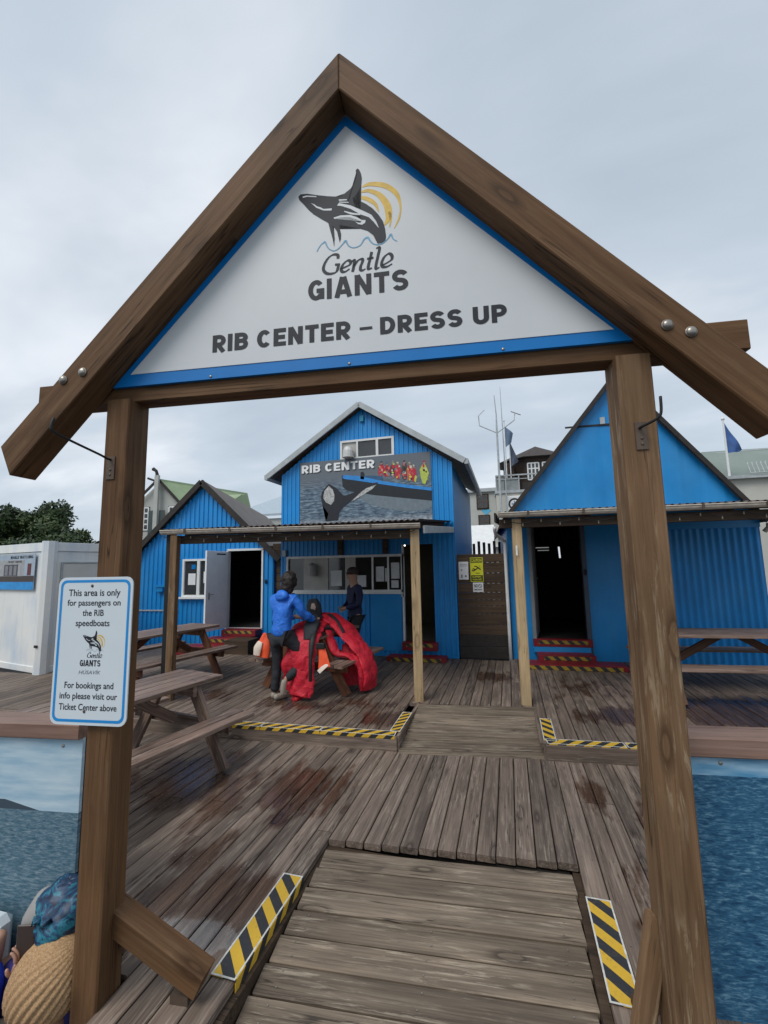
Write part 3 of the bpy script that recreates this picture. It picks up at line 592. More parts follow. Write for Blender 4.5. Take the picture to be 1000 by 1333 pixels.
# ---- small notice on the left post
ns = thing('notice_sign', (GO[0], GO[1], 1.13), GZ, 'small white rounded notice with blue border screwed to the left gate post', 'sign')
def nz_(z): return z - 1.13
NY = -.030
MB().prism(rpoly(-1.392, -1.012, 0, .642, .035), NY, NY + .006).build('sign_panel', plain('notice_white', (.62, .68, .72), .3, var=.02), ns)
bd = MB(); o1 = rpoly(-1.381, -1.023, .012, .630, .030); o2 = rpoly(-1.369, -1.035, .024, .618, .022)
for i in range(len(o1)):
    j = (i + 1) % len(o1); bd.add([(o1[i][0], NY - .0006, o1[i][1]), (o1[j][0], NY - .0006, o1[j][1]), (o2[j][0], NY - .0006, o2[j][1]), (o2[i][0], NY - .0006, o2[i][1])], [(0, 1, 2, 3)])
bd.build('sign_border', plain('notice_blue', (.015, .25, .62), .35, var=.03), ns, fixn=False)
c0 = -1.205
def line(s, w, zt, h, dx=0, desc=True, b=.012): text(s, (c0 - w / 2 + dx, c0 + w / 2 + dx, zt - h, zt), NY - .0008, M_ink, ns, bold=b)
line('This area is only', .265, .588, .040)
line('for passengers on', .272, .542, .036)
line('the RIB', .108, .497, .028)
line('speedboats', .172, .452, .037)
logo(ns, lambda p: (c0 + .02 + (p[0] - .02) * .225, .285 + (p[1] - 3.14) * .225), NY - .0008, (M_ink, plain('notice_white', (.62, .68, .72)), M_yel, plain('notice_grey', (.35, .42, .46))))
caps('GIANTS', (c0 - .052, c0 + .052, .250, .277), NY - .0008, M_ink, ns)
text('HÚSAVÍK', (c0 - .055, c0 + .055, .216, .236), NY - .0008, plain('notice_grey_lettering', (.15, .18, .2)), ns, bold=0, shear=.25)
line('For bookings and', .245, .182, .036)
line('info please visit our', .288, .137, .036)
line('Ticket Center above', .288, .090, .028)
for (u, z) in ((-1.218, .603), (-1.22, .058)): MB().ellipsoid((u, NY - .001, z), (.007, .003, .007), 10, 5).build('screw', M_iron, ns, smooth=True)
# ================================================ SEA PRINT BARRIERS
def sea_mat(name, horizon, deep, mid, foam, skyt, skyb, mountain=None, zs=1.0):
    m, n, l, b = new_mat(name)
    t = n.new('ShaderNodeTexCoord'); s = n.new('ShaderNodeSeparateXYZ'); l.new(t.outputs['Object'], s.inputs[0])
    x, z = s.outputs[0], s.outputs[2]
    dep = math_n(n, l, 'SUBTRACT', horizon, z)
    # perspective ripples: finer towards the horizon
    sc = math_n(n, l, 'DIVIDE', 1.0, math_n(n, l, 'ADD', math_n(n, l, 'MAXIMUM', dep, 0.0), .10))
    cv = n.new('ShaderNodeCombineXYZ'); l.new(math_n(n, l, 'MULTIPLY', math_n(n, l, 'MULTIPLY', x, sc), 2.6), cv.inputs[0]); l.new(math_n(n, l, 'MULTIPLY', sc, 6.0), cv.inputs[1])
    f = noise_n(n, l, cv.outputs[0], 2.4 * zs, 9, .66, .6)
    cv2 = n.new('ShaderNodeCombineXYZ'); l.new(math_n(n, l, 'MULTIPLY', x, 24.0), cv2.inputs[0]); l.new(math_n(n, l, 'MULTIPLY', z, 95.0), cv2.inputs[1])
    f2 = noise_n(n, l, cv2.outputs[0], 1.0, 9, .68, .7)
    f = math_n(n, l, 'ADD', math_n(n, l, 'MULTIPLY', f, .4), math_n(n, l, 'MULTIPLY', f2, .6))
    c = ramp(n, l, f, [(.38, deep), (.51, mid), (.62, foam)])
    cs = n.new('ShaderNodeCombineXYZ'); l.new(math_n(n, l, 'MULTIPLY', x, 2.5), cs.inputs[0]); l.new(math_n(n, l, 'MULTIPLY', z, 16.0), cs.inputs[1])
    cl = noise_n(n, l, cs.outputs[0], 1.3, 4)
    sky_c = ramp(n, l, cl, [(.35, skyt), (.65, skyb)])
    if mountain:
        mz = math_n(n, l, 'ADD', math_n(n, l, 'MULTIPLY', math_n(n, l, 'SUBTRACT', mountain[0], x), mountain[1]), horizon)
        mm = math_n(n, l, 'MULTIPLY', math_n(n, l, 'LESS_THAN', z, mz), math_n(n, l, 'LESS_THAN', z, horizon + mountain[2]))
        sky_c = mixc(n, l, mm, sky_c, (.05, .075, .10))
    c = mixc(n, l, math_n(n, l, 'GREATER_THAN', dep, 0.0), sky_c, c)
    l.new(c, b.inputs['Base Color']); b.inputs['Roughness'].default_value = .4; b.inputs['Specular IOR Level'].default_value = .4
    return m
BZ = math.atan(.14)
M_seaL = sea_mat('printed_calm_sea', -.43, (.03, .09, .13), (.10, .18, .235), (.25, .32, .36), (.30, .46, .58), (.50, .62, .69), mountain=(-.22, .22, .045))
M_seaR = sea_mat('printed_blue_sea', -.085 - .07, (.008, .04, .10), (.03, .12, .22), (.15, .30, .41), (.08, .27, .46), (.34, .52, .66))
bl = thing('sea_print_barrier', (-2.13, 1.80, 1.03), BZ, 'deck-edge barrier left of the gate printed with calm sea and a headland', 'barrier', 'printed barriers either side of the gate')
MB().box((-3.2, .012, -1.9), (-.0, .03, -.075)).build('printed_panel', M_seaL, bl)
beam('cap_rail', (-3.2, .06, -.0375), (.0, .06, -.0375), .16, .075, M_rail, bl, ch=.006)
for x in (-3.0, -1.6, -.06): beam('post', (x, .075, -2.0), (x, .075, -.08), .09, .09, M_brown, bl)
for (x, z) in ((-.11, -.115), (-.62, -.13)): MB().ellipsoid((x, .011, z), (.009, .004, .009), 8, 5).build('screw', M_steel, bl)
br = thing('sea_print_barrier', (.69, 2.20, 1.06), BZ * .9, 'deck-edge barrier right of the gate printed with deep blue rippled sea', 'barrier', 'printed barriers either side of the gate')
MB().box((-.03, .012, -1.9), (3.2, .03, -.075)).build('printed_panel', M_seaR, br)
beam('cap_rail', (-.03, .06, -.0375), (3.2, .06, -.0375), .15, .08, M_rail, br, ch=.006)
for x in (-.02, 1.6, 3.0): beam('post', (x, .08, -2.0), (x, .08, -.08), .09, .09, M_brown, br)
MB().box((-.30, .0, -1.9), (-.075, .03, -1.02)).build('end_board', M_brown, br)
for (x, z) in ((.12, -.105), (.9, -.11)): MB().ellipsoid((x, .011, z), (.009, .004, .009), 8, 5).build('screw', M_steel, br)
# ================================================ HUTS
def corr(name, u0, u1, topf, z0, opens, pitch, amp, mat, parent, y=0.0, shape='trap', keys=()):
    """vertical corrugated cladding in the x,z plane with real openings"""
    us = set(); k = int((u1 - u0) / pitch) + 1
    prof = ((0, 0), (.12, 1), (.5, 1), (.62, 0)) if shape == 'trap' else tuple((i / 6, .5 - .5 * math.cos(2 * math.pi * i / 6)) for i in range(6))
    for i in range(k):
        for (a, h) in prof:
            u = u0 + (i + a) * pitch
            if u < u1: us.add(round(u, 4))
    for o in opens: us.add(round(o[0], 4)); us.add(round(o[1], 4))
    for q in keys: us.add(round(q, 4))
    us.add(u0); us.add(u1); us = sorted(us)
    def off(u):
        t = ((u - u0) / pitch) % 1.0; P = list(prof) + [(1.0, prof[0][1])]
        for (a, h), (b, g) in zip(P, P[1:]):
            if a <= t <= b: return (h + (g - h) * (t - a) / (b - a)) * amp
        return 0
    mb = MB()
    for a, b in zip(us, us[1:]):
        if b - a < 1e-4: continue
        m = (a + b) / 2; iv = [(z0, None)]
        for (ua, ub, za, zb) in opens:
            if ua < m < ub:
                nv = []
                for (p, q) in iv:
                    qq = 1e9 if q is None else q
                    if zb <= p or za >= qq: nv.append((p, q)); continue
                    if za > p: nv.append((p, za))
                    if zb < qq: nv.append((zb, q))
                iv = nv
        ya, yb = y - off(a), y - off(b)
        for (p, q) in iv:
            ta = topf(a) if q is None else q; tb = topf(b) if q is None else q
            if ta <= p and tb <= p: continue
            mb.add([(a, ya, p), (b, yb, p), (b, yb, tb), (a, ya, ta)], [(0, 1, 2, 3)])
    return mb.build(name, mat, parent, fixn=False)
def gable(apu, apz, s1, s2): return lambda u: apz - (apu - u) * s1 if u < apu else apz - (u - apu) * s2
def solid_wall(name, u0, u1, ztop, z0, opens, mat, parent, y0, y1, apu=None, apz=None):
    """inner wall sheet behind the cladding, so that reveals have depth"""
    mb = MB(); us = sorted({u0, u1, *[o[0] for o in opens], *[o[1] for o in opens]})
    for a, b in zip(us, us[1:]):
        m = (a + b) / 2; lo = z0; zs = []
        for o in sorted(opens, key=lambda o: o[2]):
            if o[0] < m < o[1]: zs.append((lo, o[2])); lo = o[3]
        zs.append((lo, ztop))
        for p, q in zs:
            if q > p + .001: mb.box((a, y0, p), (b, y1, q))
    return mb.build(name, mat, parent, fixn=False)
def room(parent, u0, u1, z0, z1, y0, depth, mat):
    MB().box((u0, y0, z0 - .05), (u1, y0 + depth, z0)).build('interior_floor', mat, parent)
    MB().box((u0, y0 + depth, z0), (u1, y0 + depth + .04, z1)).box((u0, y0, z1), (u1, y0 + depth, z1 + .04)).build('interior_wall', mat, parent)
def slab(p, q, r, s, t):
    """thin slab through four corners, thickness t downwards"""
    vs = [p, q, r, s] + [(a[0], a[1], a[2] - t) for a in (p, q, r, s)]
    return vs, [(0, 1, 2, 3), (7, 6, 5, 4), (0, 4, 5, 1), (1, 5, 6, 2), (2, 6, 7, 3), (3, 7, 4, 0)]
# ---------------- centre hut
B0 = .14
ch = thing('hut', (-.92, 7.95, B0), 0, 'tall blue corrugated hut in the middle with whale banner and serving window', 'hut')
def h(z): return z - B0
win = (-3.38, -.99, h(1.33), h(1.99)); door = (-.975, -.40, h(.42), h(2.18)); gw = (-2.19, -1.13, h(3.94), h(4.28))
corr('cladding', -3.54, 0.0, gable(-1.77, h(4.93), .70, .70), 0, [win, door, gw], .092, .016, M_blue, ch, keys=(-1.77,))
solid_wall('wall', -3.52, -.02, h(3.6), 0, [win, door], M_brown, ch, .012, .09)
MB().box((-.03, .02, 0), (0.0, 3.95, h(3.66))).build('side_wall', M_blue_l, ch)
MB().box((-3.54, .02, 0), (-3.51, 3.95, h(3.66))).build('side_wall', M_blue_l, ch)
MB().box((-3.5, 3.9, 0), (-.04, 3.95, h(3.66))).build('rear_wall', M_blue_l, ch)
for s in (-1, 1):
    e = -1.77 + s * 2.02
    v, f = slab((-1.77, -.14, h(5.03)), (e, -.14, h(3.70)), (e, 4.0, h(3.70)), (-1.77, 4.0, h(5.03)), .05)
    rf = MB().add(v, f).build('roof', M_rusty, ch)
    beam('barge_board', (-1.77, -.16, h(4.985)), (e, -.16, h(3.665)), .03, .11, M_greyroof, ch, up=(0, 0, 1))
    beam('eave_gutter', (e + s * .03, -.16, h(3.655)), (e + s * .03, 4.0, h(3.655)), .07, .10, M_greyroof, ch)
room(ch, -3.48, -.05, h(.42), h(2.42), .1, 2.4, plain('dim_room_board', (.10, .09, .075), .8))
tb = MB().box((-1.75, .9, h(2.20)), (-1.15, .96, h(2.22))).build('ceiling_lamp', plain('lit_tube', (.9, .9, .85), emit=(1, .96, .88), es=5), ch)
MB().box((-.7, 1.0, h(2.33)), (-.55, 1.03, h(2.35))).build('ceiling_lamp', MATS['lit_tube'], ch)
# serving window
fr = MB()
for (a, b) in (((-3.40, 1.30), (-.97, 1.345)), ((-3.40, 1.965), (-.97, 2.01)), ((-3.40, 1.345), (-3.365, 1.965)), ((-1.02, 1.22), (-.965, 1.965))): fr.box((a[0], -.03, h(a[1])), (b[0], .05, h(b[1])))
fr.build('window_frame', M_white, ch)
MB().box((-3.365, .02, h(1.345)), (-3.03, .03, h(1.965))).build('pane', M_glass, ch)
MB().box((-3.03, .0, h(1.345)), (-2.50, .03, h(1.965))).build('blind_panel', plain('off_white_panel', (.42, .41, .38)), ch)
MB().box((-2.50, .02, h(1.345)), (-2.14, .03, h(1.965))).build('pane', M_glass, ch)
MB().box((-2.14, -.005, h(1.345)), (-1.93, .035, h(1.965))).build('mullion', MATS['off_white_panel'], ch)
for a, b in ((-1.93, -1.60), (-1.57, -1.29), (-1.26, -1.02)): MB().box((a, .02, h(1.345)), (b, .03, h(1.965))).build('pane', M_clear, ch)
for u in (-1.585, -1.275): MB().box((u - .015, -.01, h(1.345)), (u + .015, .035, h(1.965))).build('mullion', M_white, ch)
for (a, b, z0, z1) in ((-2.45, -2.22, 1.42, 1.72), (-1.9, -1.72, 1.40, 1.62), (-1.52, -1.36, 1.5, 1.78), (-1.34, -1.30, 1.5, 1.75), (-1.22, -1.06, 1.55, 1.85), (-1.22, -1.08, 1.38, 1.52)):
    MB().box((a, .012, h(z0)), (b, .017, h(z1))).build('notice', plain('dull_paper', (.58, .60, .61)), ch)
MB().box((-3.42, -.055, h(1.27)), (-.97, -.0, h(1.302))).build('window_sill', M_white, ch)
lamp = MB().tube([(-2.80, -.02, h(1.80)), (-2.80, -.10, h(1.80))], .02, 8).tube([(-2.80, -.10, h(1.62)), (-2.80, -.10, h(1.82)), (-2.80, -.10, h(1.86)), (-2.80, -.10, h(1.88))], [.10, .085, .055, .01], 12).build('wall_lamp', plain('grey_lamp_shade', (.30, .29, .28), .4), ch, smooth=False)
lamp = MB().tube([(-2.02, -.02, h(4.0)), (-2.02, -.10, h(4.0))], .02, 8).tube([(-2.02, -.10, h(3.93)), (-2.02, -.10, h(4.07)), (-2.02, -.10, h(4.14)), (-2.02, -.10, h(4.17))], [.115, .105, .075, .01], 14).build('wall_lamp', plain('pale_lamp_shade', (.55, .55, .53), .4), ch, smooth=False)
MB().box((-1.79, -.06, h(4.66)), (-1.71, -.0, h(4.78))).tube([(-1.75, -.03, h(4.78)), (-1.75, -.03, h(4.84))], .012, 6).build('alarm_box', plain('teal_box', (.02, .25, .40)), ch)
# gable window
wf = MB()
for (a, b) in (((-2.22, 3.91), (-1.10, 3.95)), ((-2.22, 4.265), (-1.10, 4.305)), ((-2.22, 3.95), (-2.18, 4.265)), ((-1.15, 3.95), (-1.10, 4.265)), ((-1.47, 3.95), (-1.42, 4.265)), ((-1.875, 3.95), (-1.84, 4.265))): wf.box((a[0], -.03, h(a[1])), (b[0], .03, h(b[1])))
w_ = wf.build('window_frame', M_white, ch)
MB().box((-1.84, .0, h(3.95)), (-1.47, .01, h(4.265))).build('pane', M_glass, w_)
MB().box((-1.42, .0, h(3.95)), (-1.15, .01, h(4.265))).build('pane', M_glass, w_)
MB().box((-2.18, .0, h(3.95)), (-1.875, .01, h(4.265))).build('pane', MATS['off_white_panel'], w_)
# door frame and steps
MB().box((-1.0, -.03, h(.42)), (-.97, .05, h(2.18))).build('door_frame', M_white, ch)
MB().box((-.405, -.03, h(.42)), (-.375, .05, h(2.18))).build('door_frame', M_blue_l, ch)
MB().box((-3.42, -.028, 0), (-.99, -.018, h(.2))).build('plinth_board', M_blue_l, ch)
MB().box((-1.62, -.03, h(.24)), (-1.03, -.012, h(1.26))).build('wall_panel', M_blue_l, ch)
def step_box(parent, u0, u1, y0, y1, z0, z1, hz=True, red=M_red, top=.0):
    s = MB().box((u0, y0, z0), (u1, y1, z1)).build('step', red, parent, bev=.006)
    if hz:
        M = Matrix.Translation((u0 + .08, y0 - .002, z1 - .045)) @ Matrix.Rotation(math.radians(90), 4, 'X')
        MB().box((0, -.03, 0), (u1 - u0 - .16, .03, .002)).build('anti_slip_strip', M_haz3, s, M)
    return s
step_box(ch, -1.0, -.36, -.16, .05, h(.28), h(.42)); step_box(ch, -1.22, -.18, -.42, -.16, 0, h(.22))
MB().box((-2.27, -.07, h(2.02)), (-2.17, -.02, h(2.45))).build('bracket', M_brown, ch); MB().box((-1.36, -.07, h(2.02)), (-1.26, -.02, h(2.45))).build('bracket', M_brown, ch)
MB().box((-3.47, -.07, h(2.02)), (-3.40, -.025, h(2.14))).build('junction_box', M_greyroof, ch)
# ---------------- whale banner
bn = thing('banner', (-.92, 7.915, 2.60), 0, 'large photo banner of whale tail and passenger boat on the centre hut gable', 'banner')
def bz(z): return z - 2.60
m, n, l, b = new_mat('printed_banner_sea')
t = n.new('ShaderNodeTexCoord'); s = n.new('ShaderNodeSeparateXYZ'); l.new(t.outputs['Object'], s.inputs[0])
cv = n.new('ShaderNodeCombineXYZ'); l.new(math_n(n, l, 'MULTIPLY', s.outputs[0], 3.2), cv.inputs[0]); l.new(math_n(n, l, 'MULTIPLY', s.outputs[2], 15.0), cv.inputs[1])
f = noise_n(n, l, cv.outputs[0], 2.2, 6, .6, .4)
c = ramp(n, l, f, [(.36, (.028, .05, .085)), (.5, (.09, .14, .19)), (.66, (.24, .31, .37))])
hz_ = ramp(n, l, s.outputs[2], [(.93 / 1.3, (0, 0, 0)), (1.0, (1, 1, 1))])
c = mixc(n, l, hz_, c, (.12, .14, .165))
fo = math_n(n, l, 'MULTIPLY', ramp(n, l, s.outputs[2], [(.04, (1, 1, 1)), (.16, (0, 0, 0))]), ramp(n, l, noise_n(n, l, cv.outputs[0], 5, 5), [(.42, (0, 0, 0)), (.55, (1, 1, 1))]))
c = mixc(n, l, fo, c, (.45, .47, .49)); l.new(c, b.inputs['Base Color']); b.inputs['Roughness'].default_value = .5
MB().box((-3.10, -.002, bz(2.6)), (-.39, .006, bz(3.925))).build('banner_sheet', m, bn)
BY = -.004
def bp(keys, mat, name, y=BY): poly_obj(name, [[(p[0], bz(p[1])) for p in BAN[k]] for k in keys], y, mat, bn)
pk = lambda nm, c: plain(nm, c, .55, var=.15, scale=14)
bp(['hull2'], pk('print_hull_grey', (.16, .20, .23)), 'printed_hull', BY)
bp(['hull'], pk('print_hull_black', (.015, .02, .025)), 'printed_hull', BY - .001)
bp(['seat'], pk('print_boat_blue', (.03, .10, .20)), 'printed_deck', BY)
rb_ = random.Random(5)
def blob(cxz, rx, rz_, mat, y, name='printed_passenger', nn=9):
    k0 = rb_.random() * 6; poly_obj(name, [[(cxz[0] + rx * rb_.uniform(.75, 1.15) * math.cos(a * 2 * math.pi / nn + k0), bz(cxz[1]) + rz_ * rb_.uniform(.75, 1.15) * math.sin(a * 2 * math.pi / nn + k0)) for a in range(nn)]], y, mat, bn)
PAL = [('red', (.50, .02, .04)), ('red', (.50, .02, .04)), ('coral', (.62, .14, .12)), ('black', (.02, .02, .025)), ('cream', (.62, .58, .46)), ('grey', (.20, .21, .23)), ('lime', (.50, .60, .08))]
for q, (hx, hz_2, sc) in enumerate(((-1.36, 3.80, 1), (-1.25, 3.77, .95), (-1.13, 3.80, .95), (-1.03, 3.76, .9), (-.90, 3.78, .95), (-.80, 3.74, .9), (-.72, 3.68, .95), (-.52, 3.74, 1.15))):
    bot = 3.56 - .115 * (hx + 1.4) * 2.2
    body_c = [(.50, .02, .04), (.35, .02, .04), (.05, .045, .05), (.48, .03, .05), (.07, .06, .06), (.55, .10, .06), (.45, .03, .05), (.45, .52, .10)][q]
    blob((hx, (hz_2 - .06 + bot) / 2), .072 * sc, (hz_2 - .05 - bot) / 2 + .03, pk('print_suit_%d' % q, body_c), BY - .0012 - .0001 * q)
    for j in range(11):
        nm_, cc = PAL[rb_.randrange(7)]
        if q == 7 and j % 2: nm_, cc = PAL[6]
        zz_ = rb_.uniform(bot, hz_2 - .05); blob((hx + rb_.uniform(-.045, .045) * sc, zz_), rb_.uniform(.012, .030), rb_.uniform(.014, .045), pk('print_' + nm_, cc), BY - .0021 - .00003 * j - .0001 * (q % 2), nn=6)
    blob((hx + .006, hz_2 - .025), .021 * sc, .028 * sc, pk('print_face', (.36, .22, .17)), BY - .0026); cc = [(.03, .04, .06), (.05, .10, .2), (.22, .22, .24), (.5, .48, .35), (.03, .03, .04), (.4, .35, .3), (.5, .48, .40), (.30, .03, .06)][q]
    blob((hx, hz_2), .025 * sc, .018 * sc, pk('print_hat_%d' % q, cc), BY - .0029)
bp(['rail'], pk('print_rail_blue', (.03, .24, .62)), 'printed_rail', BY - .003)
bp(['console'], pk('print_hull_black', (.02, .02, .02)), 'printed_console', BY - .003)
bp(['fluke'], pk('print_whale_black', (.016, .018, .026)), 'printed_whale_tail', BY - .004)
for k_ in ('patch', 'patch2'): bp([k_], plain('print_whale_white', (.42, .42, .41), .5, var=.5, scale=26), 'printed_whale_tail', BY - .005)
caps('RIB CENTER', (-3.045, -1.485, bz(3.685), bz(3.85)), BY - .0035, pk('print_shadow', (.03, .035, .045)), bn, t=.22)
caps('RIB CENTER', (-3.06, -1.50, bz(3.70), bz(3.865)), BY - .0055, M_wht, bn, t=.22)
# ---------------- left hut
LZ = math.atan(.06)
lh = thing('hut', (-5.6, 8.54, B0), LZ, 'small blue board hut at left with white door standing open', 'hut')
ld = (-.50, .345, h(.50), h(2.20)); lw = (-1.62, -.92, h(1.20), h(2.0))
corr('cladding', -3.0, .62, gable(-1.17, h(3.74), .92, .92), -.3, [ld, lw], .118, .022, M_blue, lh, keys=(-1.17,))
solid_wall('wall', -2.95, .60, h(2.2), -.3, [ld, lw], M_dark, lh, .012, .10)
MB().box((.59, .03, -.3), (.62, 5.5, h(2.15))).build('side_wall', M_blue_l, lh); MB().box((-3.0, .03, -.3), (-2.97, 5.5, h(2.15))).build('side_wall', M_blue_l, lh)
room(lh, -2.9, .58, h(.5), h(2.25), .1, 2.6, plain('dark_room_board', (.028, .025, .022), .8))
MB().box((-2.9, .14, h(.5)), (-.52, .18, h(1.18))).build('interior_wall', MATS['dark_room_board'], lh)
ap, bk = (-1.17, -.12, h(3.86)), (-3.35, 7.2, h(3.86))
for s in (-1, 1):
    e = (ap[0] + s * 1.98, -.12, h(3.86 - 1.98 * .93)); e2 = (bk[0] + s * 1.98, 7.2, e[2])
    v, f = slab(ap, e, e2, bk, .06); MB().add(v, f).build('roof', M_roof, lh)
    beam('barge_board', (ap[0], -.14, ap[2] - .055), (e[0], -.14, e[2] - .05), .035, .13, M_dark, lh)
# left hut window
wf = MB()
for (a, b) in (((-1.66, 1.17), (-.88, 1.215)), ((-1.66, 1.985), (-.88, 2.03)), ((-1.66, 1.215), (-1.61, 1.985)), ((-.93, 1.215), (-.88, 1.985)), ((-1.275, 1.215), (-1.205, 1.985))): wf.box((a[0], -.04, h(a[1])), (b[0], .05, h(b[1])))
w_ = wf.build('window_frame', M_white, lh)
MB().box((-1.61, .0, h(1.215)), (-1.275, .01, h(1.985))).build('pane', M_glass, w_); MB().box((-1.205, .0, h(1.215)), (-.93, .01, h(1.985))).build('pane', M_glass, w_)
MB().box((-1.74, -.11, h(1.13)), (-.86, -.04, h(1.17))).build('window_sill', M_white, lh)
for (a, b, z0, z1, mt) in ((-1.52, -1.33, 1.44, 1.70, M_paper), (-1.12, -.95, 1.48, 1.74, M_paper), (-1.44, -1.34, 1.80, 1.90, M_sblue)): MB().box((a, -.006, h(z0)), (b, -.001, h(z1))).build('notice', mt, w_)
# door frame, open leaf, handle
wf = MB()
for (a, b) in (((-.53, .50), (-.49, 2.22)), ((.335, .47), (.375, 2.22)), ((-.53, 2.19), (.375, 2.235)), ((-.53, .465), (.375, .50))): wf.box((a[0], -.035, h(a[1])), (b[0], .07, h(b[1])))
wf.build('door_frame', M_white, lh)
leafM = Matrix.Translation((-.50, -.04, h(.50))) @ Matrix.Rotation(math.radians(-94), 4, 'Z')
lf = MB().box((0, -.02, .0), (.72, .02, 1.68)).build('door_leaf', plain('pale_grey_door', (.80, .81, .82), .5, var=.05), lh, leafM, bev=.004)
MB().box((.60, -.026, .66), (.64, .026, .80)).tube([(.62, -.02, .76), (.62, -.06, .76), (.53, -.06, .76)], .009, 6).tube([(.62, .02, .76), (.62, .06, .76), (.53, .06, .76)], .009, 6).build('handle', M_steel, lf)
MB().box((.10, -.024, 1.60), (.40, .024, 1.63)).build('door_closer', M_dark, lf)
MB().ellipsoid((.45, -.04, h(1.5)), (.03, .02, .05), 8, 6).build('lantern', M_cable, lh)
MB().box((.08, 1.2, h(1.15)), (.30, 1.22, h(1.95))).build('inner_window', plain('emissive_daylight_pane', (.5, .55, .4), emit=(.5, .62, .45), es=.25), lh)  # the pane's own emission stands in for daylight through it
step_box(lh, -.45, .36, -.30, .0, h(.36), h(.49)); step_box(lh, -.62, .30, -.62, -.30, h(.24), h(.36)); step_box(lh, -.85, .0, -.92, -.62, h(.14), h(.25)); step_box(lh, -1.1, .05, -1.22, -.92, 0, h(.20), hz=False)
MB().box((.12, -1.05, 0), (.62, -.62, h(.40))).build('wooden_box', M_brown, lh)
MB().box((-2.35, -.12, h(1.40)), (-2.05, -.03, h(1.45))).box((-2.28, -.10, h(1.30)), (-2.12, -.03, h(1.40))).build('shelf', M_blue_l, lh)
MB().box((-2.95, -.035, h(.85)), (-1.75, -.02, h(.88))).build('trim', M_greyroof, lh)
# ---------------- right hut
RZ = math.atan(.05)
rh = thing('hut', (0.0, 8.10, B0), RZ, 'steep gabled blue hut at right behind the gate post, dark doorway above red steps', 'hut')
rd = (.40, 1.22, h(.50), h(2.50))
corr('cladding', 0.0, 2.0, lambda u: h(2.62), 0, [rd], .105, .0015, M_blue_l, rh, shape='sine')
corr('cladding', 2.0, 3.90, lambda u: h(2.30), 0, [], .105, .024, M_blue, rh, shape='sine')
MB().box((2.0, -.03, h(2.30)), (3.90, .0, h(2.62))).build('fascia_board', M_blue_l, rh)
gt_ = gable(1.95, h(4.98), 1.20, 1.28)
corr('gable_cladding', .05, 3.72, lambda u: max(h(2.6), gt_(u)), h(2.6), [], .62, .008, M_blue_l, rh, y=-.03, shape='trap', keys=(1.95,))
for (a, b, c, d) in ((1.10, 2.3, 4.17, 4.20),): MB().box((a, -.05, h(c)), (b, -.035, h(d))).build('cable_bracket', M_dark, rh)
MB().box((1.68, -.05, h(4.20)), (1.76, -.035, h(4.32))).build('insulator', M_greyroof, rh)
solid_wall('wall', .02, 3.88, h(2.6), 0, [rd], M_dark, rh, .012, .10)
MB().box((0, .03, 0), (.03, 5, h(2.7))).build('side_wall', M_blue_l, rh); MB().box((3.87, .03, 0), (3.90, 5, h(2.5))).build('side_wall', M_blue_l, rh)
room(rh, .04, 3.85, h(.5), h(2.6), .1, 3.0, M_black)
for (e, z) in ((-.12, 2.50), (3.95, 2.42)):
    v, f = slab((1.95, -.14, h(5.08)), (e, -.14, h(z)), (e, 5.1, h(z)), (1.95, 5.1, h(5.08)), .05); MB().add(v, f).build('roof', M_rusty, rh)
    beam('barge_board', (1.95, -.15, h(5.03)), (e, -.15, h(z - .04)), .03, .075, M_dark, rh)
MB().box((.345, -.04, h(.44)), (.40, .08, h(2.5))).build('door_frame', plain('grey_door_frame', (.22, .23, .24)), rh)
MB().box((1.22, -.04, h(.14)), (1.29, .08, h(2.5))).build('door_frame', plain('dark_blue_grey_frame', (.06, .08, .11)), rh)
M_l = Matrix.Translation((.40, .06, h(.50))) @ Matrix.Rotation(math.radians(80), 4, 'Z')
lf = MB().box((0, -.02, 0), (.8, .02, 1.98)).build('door_leaf', plain('grey_open_door', (.28, .29, .30)), rh, M_l)
MB().ellipsoid((.70, -.03, 1.0), (.02, .02, .02), 8, 6).build('handle', M_steel, lf)
MB().ellipsoid((1.255, -.06, h(1.62)), (.03, .02, .055), 8, 6).build('padlock', M_cable, rh)
MB().tube([(1.02, 1.0, h(2.1)), (1.03, 1.0, h(1.88))], .016, 8).build('wall_light', plain('dim_tube', (.8, .8, .8), emit=(.8, .85, .9), es=.7), rh)
MB().box((.72, 2.2, h(2.12)), (1.0, 2.22, h(2.14))).box((.76, 2.2, h(2.06)), (1.0, 2.22, h(2.075))).build('ceiling_lamp', plain('dim_strip', (.5, .5, .5), emit=(.6, .62, .62), es=.25), rh)
step_box(rh, .34, 1.28, -.12, .04, h(.38), h(.50)); MB().box((.34, -.125, h(.29)), (1.24, .0, h(.378))).build('riser_board', M_blue_l, rh)
step_box(rh, .38, 1.25, -.42, -.126, 0, h(.30)); step_box(rh, .05, 1.62, -.74, -.42, 0, h(.22))
# white downpipe and small gutter on the left corner
MB().tube(smooth_line([(-.22, -.4, h(2.42)), (-.20, -.3, h(2.30)), (-.06, -.12, h(2.20)), (-.05, -.10, h(2.05)), (-.05, -.10, h(.02))], None, 3), .03, 8).build('downpipe', M_white, rh, smooth=True)
MB().tube([(3.98, -.10, h(2.35)), (3.97, -.10, h(2.28)), (3.93, -.06, h(2.22))], .035, 8).build('downpipe', M_gutter, rh)
